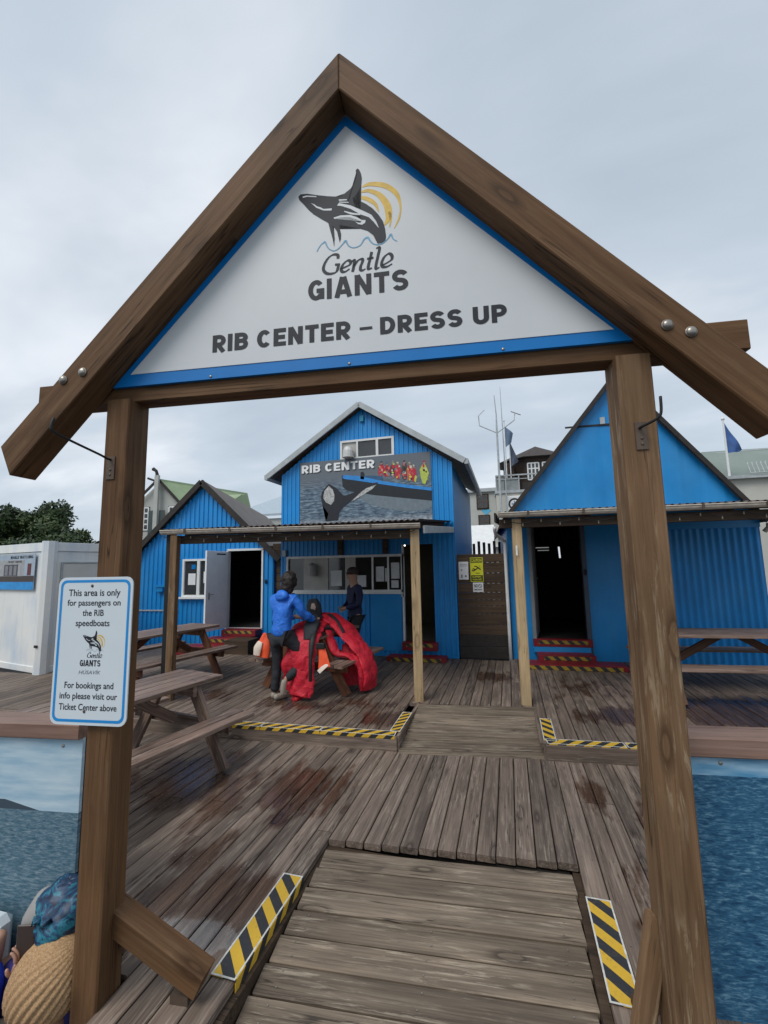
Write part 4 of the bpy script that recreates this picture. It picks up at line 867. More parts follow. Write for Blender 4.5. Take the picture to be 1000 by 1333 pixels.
# ---------------- canopies
def canopy(name, F0, F1, B0_, B1_, posts, label, beams=True):
    """F0-F1 front edge, B0-B1 rear edge on the facades"""
    r = thing(name, (F0[0], F0[1], .14), math.atan2(F1[1] - F0[1], F1[0] - F0[0]), label, 'canopy')
    R_ = Matrix.Translation(r.location) @ Matrix.Rotation(r.rotation_euler[2], 4, 'Z'); I = R_.inverted()
    f0, f1, b0, b1 = (I @ Vector(p) for p in (F0, F1, B0_, B1_))
    N = int((f1 - f0).length / .0127); vs = []; fs = []
    for i in range(N + 1):
        t = i / N; w = .011 * math.sin(2 * math.pi * i / 6)
        a = f0.lerp(f1, t); c = b0.lerp(b1, t)
        vs += [(a.x, a.y - .05, a.z + w), (c.x, c.y, c.z + w)]
    for i in range(N): fs.append((2 * i, 2 * i + 2, 2 * i + 3, 2 * i + 1))
    mb = MB().add(vs, fs); mb.add([(x, y, z - .004) for x, y, z in vs], [tuple(reversed(q)) for q in fs]); mb.build('roof_sheet', M_rusty, r, fixn=False)
    L = (f1 - f0).length
    # half round gutter with brackets
    gv = []; gf = []; K = 7
    for x in (f0.x, f1.x):
        for k in range(K): a = math.pi + math.pi * k / (K - 1); gv.append((x, -.06 + .045 * math.cos(a), f0.z - .015 + .055 * math.sin(a)))
    for k in range(K - 1): gf.append((k, k + 1, K + k + 1, K + k))
    gf += [tuple(range(K)), tuple(range(2 * K - 1, K - 1, -1))]
    gu = MB().add(gv, gf); gu.tube([(f0.x, -.105, f0.z - .015), (f1.x, -.105, f0.z - .015)], .008, 6); gu.build('gutter', M_gutter, r, fixn=False)
    x = f0.x + .35
    while x < f1.x - .1:
        MB().box((x - .012, -.118, f0.z - .055), (x + .012, -.105, f0.z + .0)).build('gutter_bracket', M_iron, r); x += .62
    beam('beam', (f0.x + .02, .06, f0.z - .135), (f1.x - .02, .06, f0.z - .135), .06, .11, M_brown, r)
    # rafters under the sheet
    k = 0; x = f0.x + .3
    while x < f1.x:
        t = (x - f0.x) / L; c = b0.lerp(b1, t); beam('canopy_rafter', (x, .03, f0.z - .045), (c.x, c.y - .05, c.z - .045), .05, .07, M_brown, r); x += .75
    for (px, py) in posts:
        q = I @ Vector((px, py, .14)); wd_ = .115 if px > -3 else .095; beam('post', (q.x, q.y, 0), (q.x, q.y, f0.z - .08), wd_, wd_, M_post if px > -3 else M_gate_worn, r, up=(1, 0, 0), ch=.006)  # left post takes a darker timber: its shade is put into the colour
    return r, I, f0, f1, b0, b1
can1 = canopy('canopy', (-4.46, 4.80, 2.33), (-1.06, 5.42, 2.37), (-5.0, 8.45, 2.62), (-.95, 7.92, 2.58), [(-4.27, 4.80), (-1.145, 5.47)], 'long left canopy with corrugated roof before the serving window')
r, I, f0, f1, b0, b1 = can1
e0 = I @ Vector((-1.02, 5.46, 2.25)); e1 = I @ Vector((-.935, 7.9, 2.42))
beam('side_fascia', e0, e1, .025, .10, M_greyroof, r)
q = I @ Vector((-4.46, 4.84, .14)); beam('downpipe', (q.x + .075, q.y + .0, 0), (q.x + .075, q.y + .0, f0.z - .05), .09, .09, M_cable, r, up=(1, 0, 0))
can2 = canopy('canopy', (-.10, 5.50, 2.42), (3.9, 5.78, 2.43), (-.10, 8.05, 2.68), (4.1, 8.25, 2.68), [(.118, 5.60), (3.5, 5.85)], 'right canopy with corrugated roof before the dark doorway')
r2, I2, *_ = can2
q0 = I2 @ Vector((-.13, 5.5, 2.36)); q1 = I2 @ Vector((-.13, 8.0, 2.55)); beam('side_fascia', q0, q1, .025, .12, M_dark, r2)
MB().box((.195, -.004, 1.75), (.215, .0, 1.87)).build('thermometer', M_white, r2)
def fairy(rt, I, a, b, sag, label):
    t = thing('string_lights', (a[0], a[1], a[2]), math.atan2(b[1] - a[1], b[0] - a[0]), label, 'string lights', 'festoon cables under the canopy gutters')
    L = math.hypot(b[0] - a[0], b[1] - a[1]); pts = []; n_ = 9
    for k in range(n_):
        for j in range(6): s_ = j / 6; pts.append(((k + s_) * L / n_, -.0, -sag * math.sin(math.pi * s_)))
    pts.append((L, 0, 0)); MB().tube(pts, .005, 5).build('cable', M_cable, t)
    for k in range(0, len(pts), 3): MB().tube([(pts[k][0], 0, pts[k][2]), (pts[k][0], 0, pts[k][2] - .02)], .006, 6).ellipsoid((pts[k][0], 0, pts[k][2] - .028), (.009, .009, .011), 8, 5).build('bulb', plain('clear_bulb', (.16, .14, .11), .2), t)
fairy(None, None, (-4.42, 4.76, 2.24), (-1.12, 5.37, 2.27), .05, 'cable of small bulbs looped under the left canopy gutter')
fairy(None, None, (-.02, 5.46, 2.32), (3.8, 5.74, 2.33), .045, 'cable of small bulbs looped under the right canopy gutter')
# ---------------- plank gate between the huts
pg = thing('plank_fence', (-.90, 7.98, .14), math.atan(.10), 'brown board fence panel carrying warning signs between two huts', 'fence')
zz = 0.0; k = 0
for hh in (.21, .20, .17, .19, .14, .11, .13, .16, .18, .19, .155):
    beam('plank', (0, .0, zz + hh / 2), (.86, .0, zz + hh / 2), .03, hh - .006, M_brown if k > 1 else M_dark, pg, ch=.004)
    zz += hh; k += 1
for (x0, x1, z0, z1, mt, lb, nm) in ((.03, .20, 1.38, 1.70, M_paper, 'white A4 notice left of the yellow caution sign on board fence', 'poster'),
                            (.235, .46, 1.34, 1.77, M_yel, 'yellow caution sign with slipping figure on board fence', 'sign'), (.27, .45, 1.16, 1.325, M_paper, 'small white no smoking sign under the yellow caution sign', 'sign')):
    t = thing('notice_sign' if nm == 'sign' else 'poster', (-.90, 7.955, .14), math.atan(.10), lb, nm)
    if mt is M_yel: mt = plain('caution_yellow', (.62, .62, .03), .5)
    MB().box((x0, -.004, z0), (x1, .0, z1)).build('sign_plate', mt, t)
    if nm == 'sign' and x0 < .25:
        MB().box((x0 + .01, -.006, z1 - .09), (x1 - .01, -.0041, z1 - .012)).box((x0 + .01, -.006, z0 + .012), (x1 - .01, -.0041, z0 + .115)).build('sign_band', M_cable, t)
        text('CAUTION', (x0 + .02, x1 - .02, z1 - .078, z1 - .026), -.007, MATS['caution_yellow'], t, bold=.03)
        text('SLIPPERY', (x0 + .03, x1 - .03, z0 + .070, z0 + .102), -.007, MATS['caution_yellow'], t, bold=.02)
        text('WHEN WET', (x0 + .03, x1 - .03, z0 + .022, z0 + .055), -.007, MATS['caution_yellow'], t, bold=.02)
        fg = MB(); cx0 = (x0 + x1) / 2; cz0 = (z0 + z1) / 2 + .01
        fg.tube([(cx0 + .05, -.006, cz0 + .05), (cx0 + .051, -.006, cz0 + .05)], .018, 10)
        for a in ([(.035, .03), (-.02, -.01)], [(-.02, -.01), (-.07, .01)], [(-.02, -.01), (-.06, -.035), (-.085, -.01)], [(.02, .02), (.0, .045), (-.04, .05)], [(.03, .015), (.07, -.01)]): ribbon(fg, [(cx0 + p[0], cz0 + p[1]) for p in a], .018, -.0065)
        ribbon(fg, [(cx0 - .02, cz0 - .075), (cx0 + .05, cz0 - .075)], .01, -.0065)
        fg.build('pictogram', M_cable, t, fixn=False)
    elif nm == 'sign':
        text('NO', (x0 + .02, x0 + .085, z0 + .075, z0 + .135), -.006, M_cable, t, bold=.03)
        text('SMOKING', (x0 + .02, x1 - .02, z0 + .025, z0 + .055), -.006, M_cable, t, bold=.03)
        rg = MB(); P = [(x0 + .125 + .03 * math.cos(a), z0 + .105 + .03 * math.sin(a)) for a in [i * math.pi / 8 for i in range(17)]]; ribbon(rg, P, .008, -.006); ribbon(rg, [P[6], P[14]], .007, -.006)
        rg.build('pictogram', M_cable, t, fixn=False)
    else:
        pr = MB()
        for (a, b_) in ((.2, .75), (.2, .83)): pr.box((x0 + .02, -.0055, z0 + .32 * b_), (x1 - .02, -.0042, z0 + .32 * b_ + .008))
        pr.ellipsoid((x0 + .05, -.005, z0 + .17), (.016, .002, .014), 8, 4); pr.ellipsoid((x0 + .12, -.005, z0 + .06), (.02, .002, .02), 8, 4); pr.box((x0 + .035, -.0055, z0 + .03), (x0 + .065, -.0042, z0 + .09))
        pr.build('print', plain('print_grey', (.2, .2, .22)), t)
ps = thing('poster', (-4.55, 8.60, 1.62), 0, 'white sheet pinned in the gap between left hut and serving window', 'poster')
MB().box((-.07, 0, 0), (.11, .004, .26)).build('sheet', M_paper, ps)
MB().box((-.02, -.003, .05), (.06, .0, .09)).box((-.03, -.003, .12), (.05, .0, .15)).build('print', plain('print_grey', (.2, .2, .22)), ps)
gp = thing('plank_fence', (-5.05, 8.66, .14), 0, 'narrow brown board fence between left hut and centre hut', 'fence')
for i in range(13): beam('plank', (0, 0, .07 + i * .17), (.62, 0, .07 + i * .17), .03, .163, M_brown, gp)
# ================================================ PICNIC TABLES
def picnic_table(loc, rz, label, L=1.8, M_tleg=M_tleg, ov=.28):
    t = thing('picnic_table', loc, rz, label, 'picnic table', 'wooden picnic tables on the deck')
    n_ = 5; wd = .64 / n_
    for i in range(n_):
        x = -.32 + wd * (i + .5); j = random.uniform(-.008, .008)
        beam('tabletop_plank', (x, -L / 2 + j, .732), (x, L / 2 + j, .732), wd - .012, .036, M_table, t)
    for s in (-1, 1):
        for k in range(2): x = s * (.53 + k * .132); beam('seat_plank', (x, -L / 2, .425), (x, L / 2, .425), .12, .036, M_table, t)
        for e in (-1, 1):
            y = e * (L / 2 - ov); beam('leg', (s * .64, y, 0), (s * .22, y, .714), .045, .12, M_tleg, t, up=(0, 1, 0)) if False else beam('leg', (s * .64, y, 0.02), (s * .22, y, .70), .12, .045, M_tleg, t, up=(0, 1, 0))
    for e in (-1, 1):
        y = e * (L / 2 - ov + .045); beam('seat_bearer', (-.66, y, .36), (.66, y, .36), .04, .10, M_tleg, t)
        y = e * (L / 2 - ov - .045); beam('top_bearer', (-.30, y, .665), (.30, y, .665), .04, .09, M_tleg, t)
        beam('brace', (0, e * (L / 2 - .30), .38), (0, e * .12, .70), .04, .09, M_tleg, t)
    for s in (-1, 1):
        for e in (-1, 1): MB().ellipsoid((s * .45, e * (L / 2 - .21), .36), (.012, .008, .012), 8, 5).build('bolt', M_iron, t)
    return t
AR = math.radians(-10.8)
M_brown_leg = wood('dark_stained_leg_wood', (.05, .022, .012), (.10, .048, .027), (.15, .075, .045), rough=.6, pervar=.15)
picnic_table((-3.27, 3.04, 0), AR, 'weathered picnic table on the lower deck just behind the left gate post', 1.8, M_table)
picnic_table((-5.08, 5.40, .14), AR, 'reddish picnic table behind the left canopy post before the left hut')
picnic_table((-2.66, 5.86, .14), math.radians(-7), 'picnic table heaped with red drysuits before the serving window', 1.3)
picnic_table((2.62, 6.56, .14), math.radians(90 + 6), 'picnic table standing sideways before the right hut wall', 1.95, M_brown_leg, .11)
# ================================================ PEOPLE
def skin(name, pts, edges, mat, parent, sub=2, loc=None):
    me = bpy.data.meshes.new(name); me.from_pydata([p[:3] for p in pts], edges, []); me.update()
    o = bpy.data.objects.new(name, me); COL.objects.link(o)
    sk = o.modifiers.new('s', 'SKIN'); sk.use_smooth_shade = True
    for i, v in enumerate(me.skin_vertices[0].data):
        r = pts[i][3]; v.radius = (r, pts[i][4] if len(pts[i]) > 4 else r); v.use_root = (i == 0)
    sb = o.modifiers.new('b', 'SUBSURF'); sb.levels = sub; sb.render_levels = sub
    dg = bpy.context.evaluated_depsgraph_get(); m2 = bpy.data.meshes.new_from_object(o.evaluated_get(dg)); m2.name = name
    bpy.data.objects.remove(o); m2.materials.clear()
    m2.polygons.foreach_set('use_smooth', [True] * len(m2.polygons))
    return link(name, m2, mat, parent)
def wrinkle(o, amp=.012, sc=9, seed=0):
    for v in o.data.vertices:
        n_ = mnoise.noise(Vector((v.co.x * sc, v.co.y * sc, v.co.z * sc * 1.6 + seed))); v.co += v.normal * n_ * amp
def body(root, J, skinm=M_skin):
    """one continuous figure; J: joint name -> (x,y,z,r)"""
    names = list(J); idx = {k: i for i, k in enumerate(names)}
    E = [('pelvis', 'waist'), ('waist', 'chest'), ('chest', 'neck'), ('neck', 'chin'), ('chin', 'crown')]
    for s in 'LR':
        E += [('chest', 'sho' + s), ('sho' + s, 'elb' + s), ('elb' + s, 'wri' + s), ('wri' + s, 'han' + s), ('pelvis', 'hip' + s), ('hip' + s, 'kne' + s), ('kne' + s, 'ank' + s), ('ank' + s, 'toe' + s)]
    E = [(idx[a], idx[b]) for a, b in E if a in idx and b in idx]
    cov = lambda k: {'chi': 1.32, 'cro': 1.30, 'nec': 1.3, 'han': 1.0, 'wri': 1.0}.get(k[:3], .78)
    return skin('body', [(*J[k][:3], *[r * cov(k) for r in J[k][3:]]) for k in names], E, skinm, root)
def hand(root, W, D, size=1.0, mat=M_skin, side=1, curl=.5):
    """palm with five separate bent fingers; W wrist, D pointing direction"""
    W = Vector(W); D = Vector(D).normalized(); A = D.cross(Vector((0, 0, 1))).normalized() * side; Nn = A.cross(D)
    s = size
    pts = [(*(W), .024 * s), (*(W + D * .05 * s), .030 * s)]; E = [(0, 1)]
    h_ = skin('palm', [(*(W - D * .01), .022 * s, .02 * s), (*(W + D * .04 * s), .034 * s, .016 * s), (*(W + D * .08 * s), .036 * s, .015 * s)], [(0, 1), (1, 2)], mat, root, 2)
    for i, (o, ln) in enumerate(((-.028, .066), (-.010, .076), (.009, .072), (.027, .058))):
        b0_ = W + D * .075 * s + A * o * s; c_ = curl
        d1 = (D * math.cos(c_ * .6) - Nn * math.sin(c_ * .6)); d2 = (D * math.cos(c_ * 1.6) - Nn * math.sin(c_ * 1.6)); d3 = (D * math.cos(c_ * 2.4) - Nn * math.sin(c_ * 2.4))
        p1 = b0_ + d1 * ln * .42 * s; p2 = p1 + d2 * ln * .33 * s; p3 = p2 + d3 * ln * .25 * s
        skin('finger', [(*b0_, .0095 * s), (*p1, .009 * s), (*p2, .008 * s), (*p3, .0065 * s)], [(0, 1), (1, 2), (2, 3)], mat, h_, 1)
    b0_ = W + D * .02 * s - A * .028 * s; p1 = b0_ + (D * .6 - A * .6 - Nn * .3).normalized() * .035 * s; p2 = p1 + (D * .9 - A * .1 - Nn * .35).normalized() * .03 * s
    skin('thumb', [(*b0_, .012 * s), (*p1, .0105 * s), (*p2, .008 * s)], [(0, 1), (1, 2)], mat, h_, 1)
    return h_
def head_detail(root, c, fwd, r=.095, hair=M_hair, hat=None, bald=False):
    """nose, eyes, mouth, ears plus hair or cap"""
    c = Vector(c); f = Vector((math.sin(fwd), math.cos(fwd), 0)); s = Vector((f.y, -f.x, 0))
    fm = MB(); fm.ellipsoid(c + f * r * .98 + Vector((0, 0, -.005)), (.012, .012, .018), 8, 6)
    for k in (-1, 1): fm.ellipsoid(c + s * k * r * .86 + Vector((0, 0, -.005)), (.012, .014, .028), 8, 6)
    fm.build('nose_and_ears', M_skin, root, smooth=True)
    em = MB()
    for k in (-1, 1): em.ellipsoid(c + f * r * .86 + s * k * .032 + Vector((0, 0, .018)), (.010, .010, .007), 8, 5)
    em.build('eyes', M_cable, root, smooth=True)
    MB().ellipsoid(c + f * r * .88 + Vector((0, 0, -.048)), (.02, .012, .006), 8, 5).build('mouth', plain('lips', (.30, .12, .10)), root, smooth=True)
# --- person in the bright blue jacket
p1 = thing('person', (-2.86, 5.13, .14), math.radians(-14), 'person in bright blue jacket and dark trousers bending a knee at the red drysuits', 'person')
J = dict(pelvis=(0, 0, .84, .115, .10), waist=(.0, .01, .98, .10, .085), chest=(.01, .04, 1.20, .115, .09), neck=(.03, .07, 1.35, .045), chin=(.04, .10, 1.43, .062), crown=(.05, .10, 1.52, .085),
         shoL=(-.155, .04, 1.26, .055), elbL=(-.20, .18, 1.03, .042), wriL=(-.08, .38, .98, .030), hanL=(-.03, .42, .97, .025),
         shoR=(.165, .05, 1.26, .055), elbR=(.25, .16, 1.03, .042), wriR=(.22, .38, .96, .030), hanR=(.20, .42, .95, .025),
         hipL=(-.085, 0, .80, .085), kneL=(-.09, .03, .45, .055), ankL=(-.10, -.01, .09, .038), toeL=(-.10, .12, .04, .032),
         hipR=(.095, .02, .80, .088), kneR=(.28, .20, .50, .062), ankR=(.10, -.02, .27, .040), toeR=(.09, -.03, .17, .032))
body(p1, J)
j_ = skin('jacket', [(.0, -.01, .74, .155, .125), (.0, .0, .90, .145, .115), (.005, .02, 1.05, .135, .11), (.01, .04, 1.20, .145, .115), (.03, .06, 1.32, .075), (-.16, .04, 1.25, .072), (-.215, .18, 1.03, .060), (-.09, .37, .98, .042), (.175, .05, 1.25, .072), (.26, .16, 1.03, .060), (.225, .37, .965, .042)],
          [(0, 1), (1, 2), (2, 3), (3, 4), (3, 5), (5, 6), (6, 7), (3, 8), (8, 9), (9, 10)], M_jblue, p1); wrinkle(j_, .022, 11)
hd = skin('hood', [(.02, -.06, 1.22, .10, .05), (.025, -.04, 1.30, .12, .07), (.03, .02, 1.325, .12, .09)], [(0, 1), (1, 2)], M_jblue, j_); wrinkle(hd, .01, 14)
tr = skin('trousers', [(0, 0, .80, .118, .105), (-.085, 0, .74, .092), (-.09, .03, .45, .068), (-.10, -.01, .07, .058), (.095, .02, .77, .098), (.28, .20, .50, .078), (.10, -.02, .25, .060)], [(0, 1), (1, 2), (2, 3), (0, 4), (4, 5), (5, 6)], M_blackf, p1); wrinkle(tr, .012, 12)
for (a, b, c) in (((-.10, -.06, .05), (-.10, .05, .045), (-.10, .15, .035)), ((.10, -.04, .27), (.09, -.055, .17), (.085, -.05, .07)), ((-.02, -.10, .05), (.0, -.0, .045), (.01, .10, .035))):
    skin('shoe', [(*a, .038), (*b, .041), (*c, .032)], [(0, 1), (1, 2)], M_shoe, p1)
hr = MB().ellipsoid((.05, .075, 1.485), (.104, .105, .125), 64, 40).ellipsoid((.045, .045, 1.40), (.09, .075, .11), 64, 30).build('hair', M_hair, p1, smooth=True); wrinkle(hr, .015, 14)
for v in hr.data.vertices: v.co += v.normal * .010 * mnoise.noise(Vector((v.co.x * 60, v.co.y * 60, v.co.z * 8)))
head_detail(p1, (.05, .10, 1.49), .1)
hand(p1, (-.05, .40, .975), (.4, .8, -.2), .9); hand(p1, (.21, .40, .955), (-.2, .9, -.2), .9, side=-1)
# --- person in navy by the window
p2 = thing('person', (-2.56, 7.10, .14), math.radians(132), 'person in navy jacket and dark cap standing at the serving window with clasped hands', 'person')
J = dict(pelvis=(0, 0, .86, .11, .10), waist=(0, .0, 1.0, .105, .09), chest=(0, .0, 1.24, .115, .095), neck=(0, .02, 1.38, .048), chin=(0, .05, 1.46, .062), crown=(0, .04, 1.55, .085),
         shoL=(-.17, 0, 1.29, .055), elbL=(-.22, .02, 1.03, .042), wriL=(-.07, .20, .96, .030), hanL=(-.03, .25, .95, .026),
         shoR=(.17, 0, 1.29, .055), elbR=(.23, .02, 1.03, .042), wriR=(.07, .20, .95, .030), hanR=(.03, .25, .94, .026),
         hipL=(-.09, 0, .82, .085), kneL=(-.09, .06, .46, .055), ankL=(-.09, 0, .09, .038), toeL=(-.09, .13, .04, .032),
         hipR=(.09, 0, .82, .085), kneR=(.09, .10, .46, .055), ankR=(.10, .04, .09, .038), toeR=(.10, .17, .04, .032))
body(p2, J)
j_ = skin('jacket', [(0, .0, .72, .15, .135), (0, .0, 1.02, .135, .115), (0, .0, 1.23, .145, .12), (0, .02, 1.37, .072), (-.17, 0, 1.28, .072), (-.235, .01, 1.03, .062), (-.08, .19, .965, .045), (.17, 0, 1.28, .072), (.245, .01, 1.03, .062), (.08, .19, .955, .045)],
          [(0, 1), (1, 2), (2, 3), (2, 4), (4, 5), (5, 6), (2, 7), (7, 8), (8, 9)], M_navy, p2); wrinkle(j_, .018, 10, 3)
tr = skin('trousers', [(0, 0, .86, .13, .12), (-.09, 0, .76, .098), (-.09, .06, .46, .078), (-.09, 0, .10, .062), (.09, 0, .76, .098), (.09, .10, .46, .078), (.10, .04, .10, .062)], [(0, 1), (1, 2), (2, 3), (0, 4), (4, 5), (5, 6)], M_blackf, p2)
for x, y in ((-.09, 0), (.10, .04)): skin('shoe', [(x, y - .05, .05, .045), (x, y + .06, .045, .045), (x, y + .16, .035, .034)], [(0, 1), (1, 2)], M_cable, p2)
MB().ellipsoid((0, .035, 1.565), (.100, .108, .085), 18, 10).ellipsoid((0, .10, 1.545), (.08, .07, .014), 12, 6).build('cap', plain('dark_brown_cap', (.045, .03, .028)), p2, smooth=True)
head_detail(p2, (0, .05, 1.51), 0)
hand(p2, (-.05, .215, .955), (.9, .5, -.1), .9, side=-1); hand(p2, (.05, .215, .945), (-.9, .5, -.1), .9)
# ================================================ DRYSUITS AND BUOYANCY VESTS
def sausage(mb, path, hw, ht, wdir=(0, 1, 0), seg=30, amp=.03, sc=6.5, seed=0, mi=0):
    P, Wd = smooth_line(path, hw, 12); _, Td = smooth_line(path, ht, 12); P = [Vector(p) for p in P]; wd = Vector(wdir).normalized(); vs = []
    for i, p in enumerate(P):
        t = (P[min(i + 1, len(P) - 1)] - P[max(i - 1, 0)]).normalized(); a = (wd - t * wd.dot(t)).normalized(); b_ = t.cross(a)
        for k in range(seg):
            w = 2 * math.pi * k / seg; q = p + a * math.cos(w) * Wd[i] + b_ * math.sin(w) * Td[i]
            nn = .7 * mnoise.noise(q * sc + Vector((seed, 0, 0))) + .9 * (.35 - abs(mnoise.noise(Vector((q.x * 13, q.y * 13, q.z * 5)) + Vector((seed, 3, 0)))) * 1.4)
            vs.append(q + (q - p).normalized() * nn * amp)
    fs = [(i * seg + k, i * seg + (k + 1) % seg, (i + 1) * seg + (k + 1) % seg, (i + 1) * seg + k) for i in range(len(P) - 1) for k in range(seg)]
    fs += [tuple(range(seg - 1, -1, -1)), tuple(range((len(P) - 1) * seg, len(P) * seg))]
    mb.add(vs, fs, mi)
s1 = thing('drysuit', (-2.55, 5.30, .14), 0, 'red drysuit hanging off the near table end down to the boards beside blue jacket', 'drysuit', 'red drysuits draped over the picnic table')
def rel(root, P): o = root.location; return [(p[0] - o[0], p[1] - o[1], p[2] - o[2]) for p in P]
mb = MB(); sausage(mb, rel(s1, [(-2.75, 5.95, .98), (-2.66, 5.55, 1.0), (-2.58, 5.24, .90), (-2.56, 5.14, .68), (-2.55, 5.14, .42), (-2.58, 5.12, .20)]), [.17, .22, .20, .16, .14, .15], [.05, .06, .04, .028, .025, .03], (1, .1, 0), seed=1, amp=.035, sc=9)
sausage(mb, rel(s1, [(-2.66, 5.30, .88), (-2.76, 5.16, .62), (-2.80, 5.22, .38), (-2.68, 5.18, .20), (-2.60, 5.15, .17)]), [.08, .09, .08, .08, .06], [.04, .04, .04, .04, .03], (1, 0, 0), seed=3)
mb.build('suit', M_redf, s1, smooth=True)
mb = MB(); sausage(mb, rel(s1, [(-2.50, 5.50, 1.05), (-2.44, 5.18, .92), (-2.42, 5.07, .66), (-2.42, 5.07, .40)]), [.03, .035, .028, .02], [.02, .02, .02, .015], (1, 0, 0), amp=.006, seed=5); mb.build('strap', M_cable, s1, smooth=True)
mb = MB(); sausage(mb, rel(s1, [(-2.60, 5.52, 1.08), (-2.52, 5.28, 1.02), (-2.50, 5.18, .88)]), [.09, .10, .07], [.03, .03, .02], (1, 0, 0), amp=.01, seed=6); mb.build('neck_seal', M_blackf, s1, smooth=True)
s2 = thing('drysuit', (-2.1, 5.70, .14), 0, 'red drysuit arching from the tabletop over the right bench down to the boards', 'drysuit', 'red drysuits draped over the picnic table')
mb = MB(); sausage(mb, rel(s2, [(-2.80, 6.10, 1.00), (-2.56, 5.96, 1.06), (-2.32, 5.84, .98), (-2.10, 5.74, .80), (-1.92, 5.68, .62), (-1.83, 5.66, .38), (-1.85, 5.68, .19)]), [.17, .20, .20, .18, .15, .14, .14], [.06, .07, .06, .04, .035, .03, .03], (.35, 1, 0), seed=8, amp=.038, sc=9)
sausage(mb, rel(s2, [(-2.42, 5.62, .92), (-2.30, 5.52, .74), (-2.22, 5.50, .66), (-2.05, 5.52, .62), (-1.93, 5.56, .46), (-1.92, 5.56, .19)]), [.07, .07, .06, .06, .06, .06], [.03, .03, .03, .028, .028, .028], (.3, 1, 0), seed=12)
sausage(mb, rel(s2, [(-2.20, 5.9, .7), (-2.16, 5.75, .5), (-2.14, 5.74, .32), (-2.12, 5.72, .2)]), [.12, .12, .11, .13], [.05, .05, .05, .05], (1, .2, 0), seed=14)
mb.build('suit', M_redf, s2, smooth=True)
mb = MB(); sausage(mb, rel(s2, [(-2.50, 5.86, 1.12), (-2.34, 5.74, 1.05), (-2.20, 5.65, .90)]), [.04, .03, .03], [.012, .012, .012], (.3, 1, 0), amp=.004, seed=5); mb.build('zip_flap', M_blackf, s2, smooth=True)
v1 = thing('buoyancy_vest', (-3.17, 5.30, .62), 0, 'orange reflective vest tail hanging left of the blue jacket', 'vest', 'orange vests hanging from the heap')
mb = MB(); sausage(mb, [(0, 0, .30), (-.03, -.02, .16), (-.05, -.03, .0)], [.05, .09, .10], [.03, .04, .04], (1, 0, 0), amp=.02, seed=2); mb.build('vest_fabric', M_orange, v1, smooth=True)
mb = MB(); sausage(mb, [(-.06, -.05, .20), (-.09, -.08, .12), (-.10, -.08, .03)], [.04, .06, .05], [.02, .02, .02], (1, 0, 0), amp=.01, seed=2); mb.build('reflector', plain('pale_reflector', (.75, .62, .52), .3), v1, smooth=True)
v2 = thing('buoyancy_vest', (-2.24, 5.04, .60), 0, 'orange reflective vest tail hanging in front of the red drysuits', 'vest', 'orange vests hanging from the heap')
mb = MB(); sausage(mb, [(-.03, .02, .24), (.0, .0, .12), (.03, -.02, -.02)], [.035, .055, .085], [.02, .025, .02], (1, 0, 0), amp=.008, seed=4); mb.build('vest_fabric', M_orange, v2, smooth=True)
mb = MB(); sausage(mb, [(.0, -.035, .0), (.035, -.045, -.035)], [.075, .07], [.006, .006], (1, 0, 0), amp=.002, seed=4); mb.build('reflector', MATS['pale_reflector'], v2, smooth=True)
MB().box((-.08, -.03, .20), (.03, .02, .27)).build('buckle', M_cable, v2, bev=.008)
gb_ = thing('gear_bag', (-2.72, 5.84, 1.0), 0, 'black gear bag with pale patch standing on top of the drysuit heap', 'bag')
def sausage_obj(root, name, path, hw, ht, mat, **k): m_b = MB(); sausage(m_b, path, hw, ht, **k); return m_b.build(name, mat, root, smooth=True)
sausage_obj(gb_, 'bag_body', [(0, 0, .0), (-.01, 0, .14), (-.02, 0, .26), (-.03, 0, .34)], [.12, .12, .10, .05], [.08, .08, .07, .04], M_blackf, wdir=(1, 0, 0), amp=.02, seed=21)
sausage_obj(gb_, 'patch', [(.0, -.075, .16), (.01, -.08, .22), (.0, -.07, .28)], [.025, .04, .02], [.012, .014, .01], plain('beige_patch', (.36, .27, .22), .8), wdir=(1, 0, 0), amp=.006, seed=22)
sausage_obj(gb_, 'patch', [(.06, -.07, .08), (.09, -.07, .11)], [.03, .025], [.012, .01], MATS['beige_patch'], wdir=(1, 0, 0), amp=.006, seed=23)
v3 = thing('buoyancy_vest', (-2.70, 5.75, 1.0), 0, 'black and yellow vest lying on top of the drysuit heap', 'vest')
mb = MB(); sausage(mb, [(-.16, 0, .10), (-.02, -.04, .14), (.12, -.02, .06)], [.08, .11, .08], [.05, .06, .05], (0, 1, .2), amp=.02, seed=9); mb.build('vest_fabric', M_blackf, v3, smooth=True)
mb = MB(); sausage(mb, [(-.14, -.12, .11), (-.05, -.16, .12), (.02, -.14, .08)], [.03, .045, .03], [.03, .035, .03], (0, 1, .3), amp=.02, seed=9); mb.build('trim', M_hivis, v3, smooth=True)
mb = MB(); sausage(mb, [(.02, -.10, .06), (.06, -.2, .0), (.07, -.26, -.10)], [.08, .09, .07], [.03, .03, .02], (1, 0, 0), amp=.01, seed=19); mb.build('neck_panel', M_blackf, v3, smooth=True)
